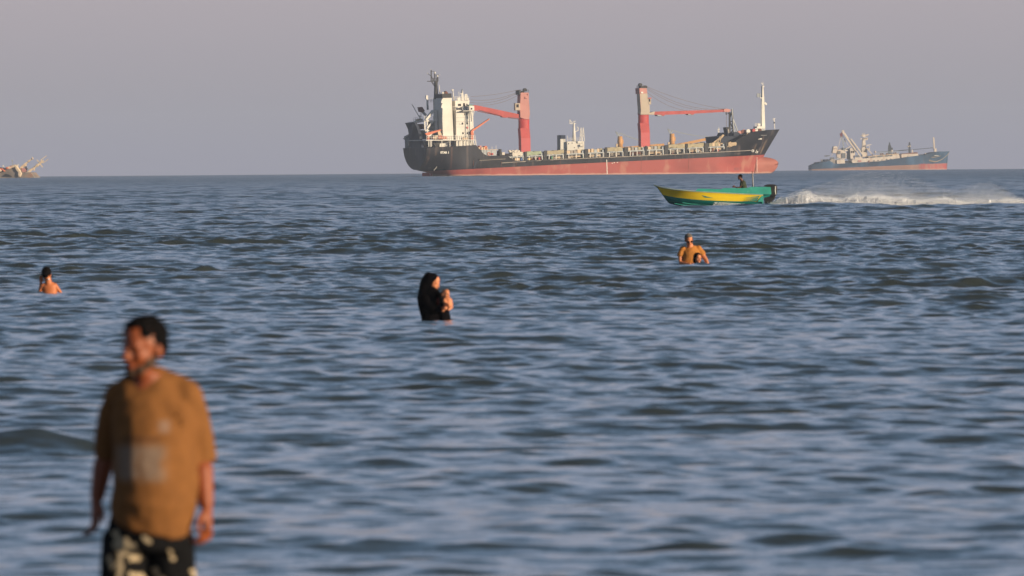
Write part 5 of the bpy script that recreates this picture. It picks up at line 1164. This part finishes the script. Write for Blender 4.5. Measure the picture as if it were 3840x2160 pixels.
for k in (-1, 1):
    g = MB(); blob(hp, R3, 1, k * .034, -.092, .002, .029, .012, .022, g); g.build('sunglasses_lens', M['lens'], m2_, True)
MB().bar(hp(-.07, -.085, .010), hp(.07, -.085, .010), .01).build('sunglasses_bridge', M['lens'], m2_)
for k in (-1, 1): MB().bar(hp(k * .068, -.085, .010), hp(k * .080, .01, .008), .010).build('sunglasses_arm', M['lens'], m2_)
g = MB(); blob(hp, R3, 1, 0, -.094, -.057, .024, .008, .006, g); g.build('mouth', M['lip'], m2_, True)
mb = MB()
mb.tube([Q(2588, 924, .04), Q(2590, 935, .05), Q(2593, 955, .04), Q(2592, 980, .03), Q(2590, 1030, .03)], [(.10, .075), (.165, .110), (.190, .140), (.190, .155), (.18, .15)], 24)
mb.ell(Q(2561, 934, .04), (.070, .07, .065), 12, 9); mb.ell(Q(2619, 932, .05), (.072, .07, .065), 12, 9)
mb.tube([Q(2562, 932, .05), Q(2554, 948, .03), Q(2551, 962, .02)], [.050, .064, .066], 14); mb.tube([Q(2616, 929, .05), Q(2629, 945, .05), Q(2637, 958, .04)], [.052, .066, .066], 14)
s2_ = fused(mb, 'shirt', M['ochre'], m2_, .013, 3); rough(s2_, .008, 12, 4)
F2 = Frame(2614, 170.4); ch = thing('person', F2, 'dark-haired child in front of the man with sunglasses, only the head above water', 'person')
KC = Kit(F2, ch); Q = KC.P
mb = MB(); Rc = frame_rot(R_(28), R_(-4), R_(10)); hp2 = head(mb, Q(2616, 970, 0), .92, Rc)
mb.tube([Q(2614, 990, .03), Q(2614, 1000, .04), Q(2614, 1060, .06), Q(2614, 1100, .06)], [.048, .07, .13, .12], 14)
fused(mb, 'body', M['skin2'], ch, .0105, 2); face_bits(hp2, Rc, .92, ch)
h = MB()
for q in ((0, .026, .050, .088, .104, .088), (0, .07, -.02, .078, .05, .09), (-.074, .02, -.01, .022, .05, .08), (.072, .03, .02, .02, .045, .05), (0, -.045, .088, .058, .045, .024)): blob(hp2, Rc, .92, *q, h)
hh = fused(h, 'hair', M['hair'], ch, .010, 1); rough(hh, .006, 30)
F2 = Frame(2710, 172.5); fl = tag(MB().ell((0, 0, .02), (.034, .034, .034), 14, 10).build('float', mat('pink_float', (.72, .33, .30), .5, .1), None, True), 'small pale pink round float on the water right of the sunglasses man', 'float'); fl.location = F2.o
F2 = Frame(803, 245); fl2 = tag(MB().ell((0, 0, .01), (.045, .03, .03), 14, 10).build('float', mat('orange_float', (.55, .16, .07), .5, .1), None, True), 'tiny orange float in open water left of the black ship', 'float'); fl2.location = F2.o
# ------------------------------------------------------------------ boy seen from behind
F = Frame(183, 136.6); bo = thing('person', F, 'bare-backed boy seen from behind raising a hand in chest deep water', 'person')
K = Kit(F, bo); P = K.P; Q = P
R3 = frame_rot(R_(180 - 14), R_(12)); mb = MB()
hp = head(mb, Q(175, 1029, -.01), .92, R3)
mb.tube([Q(179, 1040, .0), Q(181, 1056, .01), Q(183, 1066, .02)], [.050, .054, .068], 12)
mb.tube([Q(183, 1061, .02), Q(185, 1073, .02), Q(187, 1090, .03), Q(187, 1110, .03), Q(187, 1200, .05)], [(.080, .05), (.122, .068), (.118, .072), (.104, .070), (.1, .08)], 18)
mb.tube([Q(168, 1067, .02), Q(159, 1072, .02), Q(154, 1084, .03), Q(149, 1100, .03)], [.038, .036, .032, .029], 12)
mb.tube([Q(149, 1103, .03), Q(150, 1090, .08), Q(152, 1073, .1), Q(153, 1060, .1)], [.029, .028, .024, .018], 12)
hand(mb, Q(153, 1061, .1), Vector((.05, 0, 1)), (.9, .2, 0), .72, .25)
mb.tube([Q(203, 1067, .02), Q(212, 1077, .02), Q(220, 1088, .03), Q(227, 1096, .05)], [.040, .035, .030, .024], 12)
mb.tube([Q(227, 1096, .05), Q(226, 1108, .12)], [.025, .02], 10); hand(mb, Q(226, 1108, .12), Vector((0, .6, -.4)), (-1, 0, 0), .72, .3)
mb.ell(Q(163, 1070, .02), (.040, .038, .034), 10, 8); mb.ell(Q(206, 1070, .02), (.042, .038, .034), 10, 8)
fused(mb, 'body', M['skin3'], bo, .0095, 2)
h = MB()
for q in ((0, .024, .046, .083, .100, .086), (0, .074, -.004, .066, .040, .074), (.066, .03, .02, .018, .045, .045), (-.066, .03, .02, .018, .045, .045), (0, -.04, .09, .058, .045, .03)): blob(hp, R3, .96, *q, h)
hh = fused(h, 'hair', M['hair'], bo, .009, 1); rough(hh, .004, 30)
MB().tube([Q(182, 1044.5, -.062), Q(182, 1050, -.064)], [(.016, .008), (.014, .007)], 10).build('pendant', M['white2'], bo, True)
# ------------------------------------------------------------------ helmsman
F = Frame(2790, BOATD + .9); hm2 = thing('person', F, 'helmsman in olive shirt sitting in the yellow boat facing the bow', 'person')
K = Kit(F, hm2); P = K.P; Q = P
R3 = frame_rot(R_(-86), R_(10)); mb = MB()
hp = head(mb, Q(2775, 664, 0), 1.02, R3)
mb.tube([Q(2779, 670, 0), Q(2782, 680, 0)], [.06, .075], 12)
mb.tube([Q(2784, 680, 0), Q(2786, 692, 0), Q(2789, 708, 0), Q(2789, 730, 0)], [(.12, .17), (.12, .18), (.13, .17), (.13, .17)], 16)
for v in (-.2, .2):
    mb.tube([Q(2782, 682, v), Q(2779, 696, v * 1.1), Q(2776, 703, v), Q(2764, 704, v * .8), Q(2757, 701, v * .6)], [.062, .055, .045, .040, .030], 12); hand(mb, Q(2757, 701, v * .6), Vector((-1, 0, .15)), (0, 0, 1), 1, .9)
    mb.tube([Q(2789, 727, v * .6), Q(2755, 727, v * .7), Q(2753, 758, v * .7)], [.10, .08, .05], 12)
fused(mb, 'body', M['skin4'], hm2, .015, 2)
h = MB()
for q in ((0, .024, .046, .081, .098, .082), (0, .076, .0, .062, .036, .06), (.062, .03, .02, .018, .045, .045), (-.062, .03, .02, .018, .045, .045)): blob(hp, R3, 1.02, *q, h)
fused(h, 'hair', M['hair'], hm2, .012, 1); g = MB(); blob(hp, R3, 1, 0, -.085, -.085, .03, .018, .022, g); g.build('beard', M['hair'], hm2, True)
mb = MB(); mb.tube([Q(2783, 677, 0), Q(2785, 683, 0), Q(2788, 695, 0), Q(2790, 712, 0)], [(.09, .11), (.135, .20), (.145, .20), (.15, .19)], 18)
for v in (-.2, .2): mb.tube([Q(2783, 682, v), Q(2779, 697, v * 1.1)], [.075, .072], 12)
fused(mb, 'shirt', M['olive'], hm2, .015, 2)
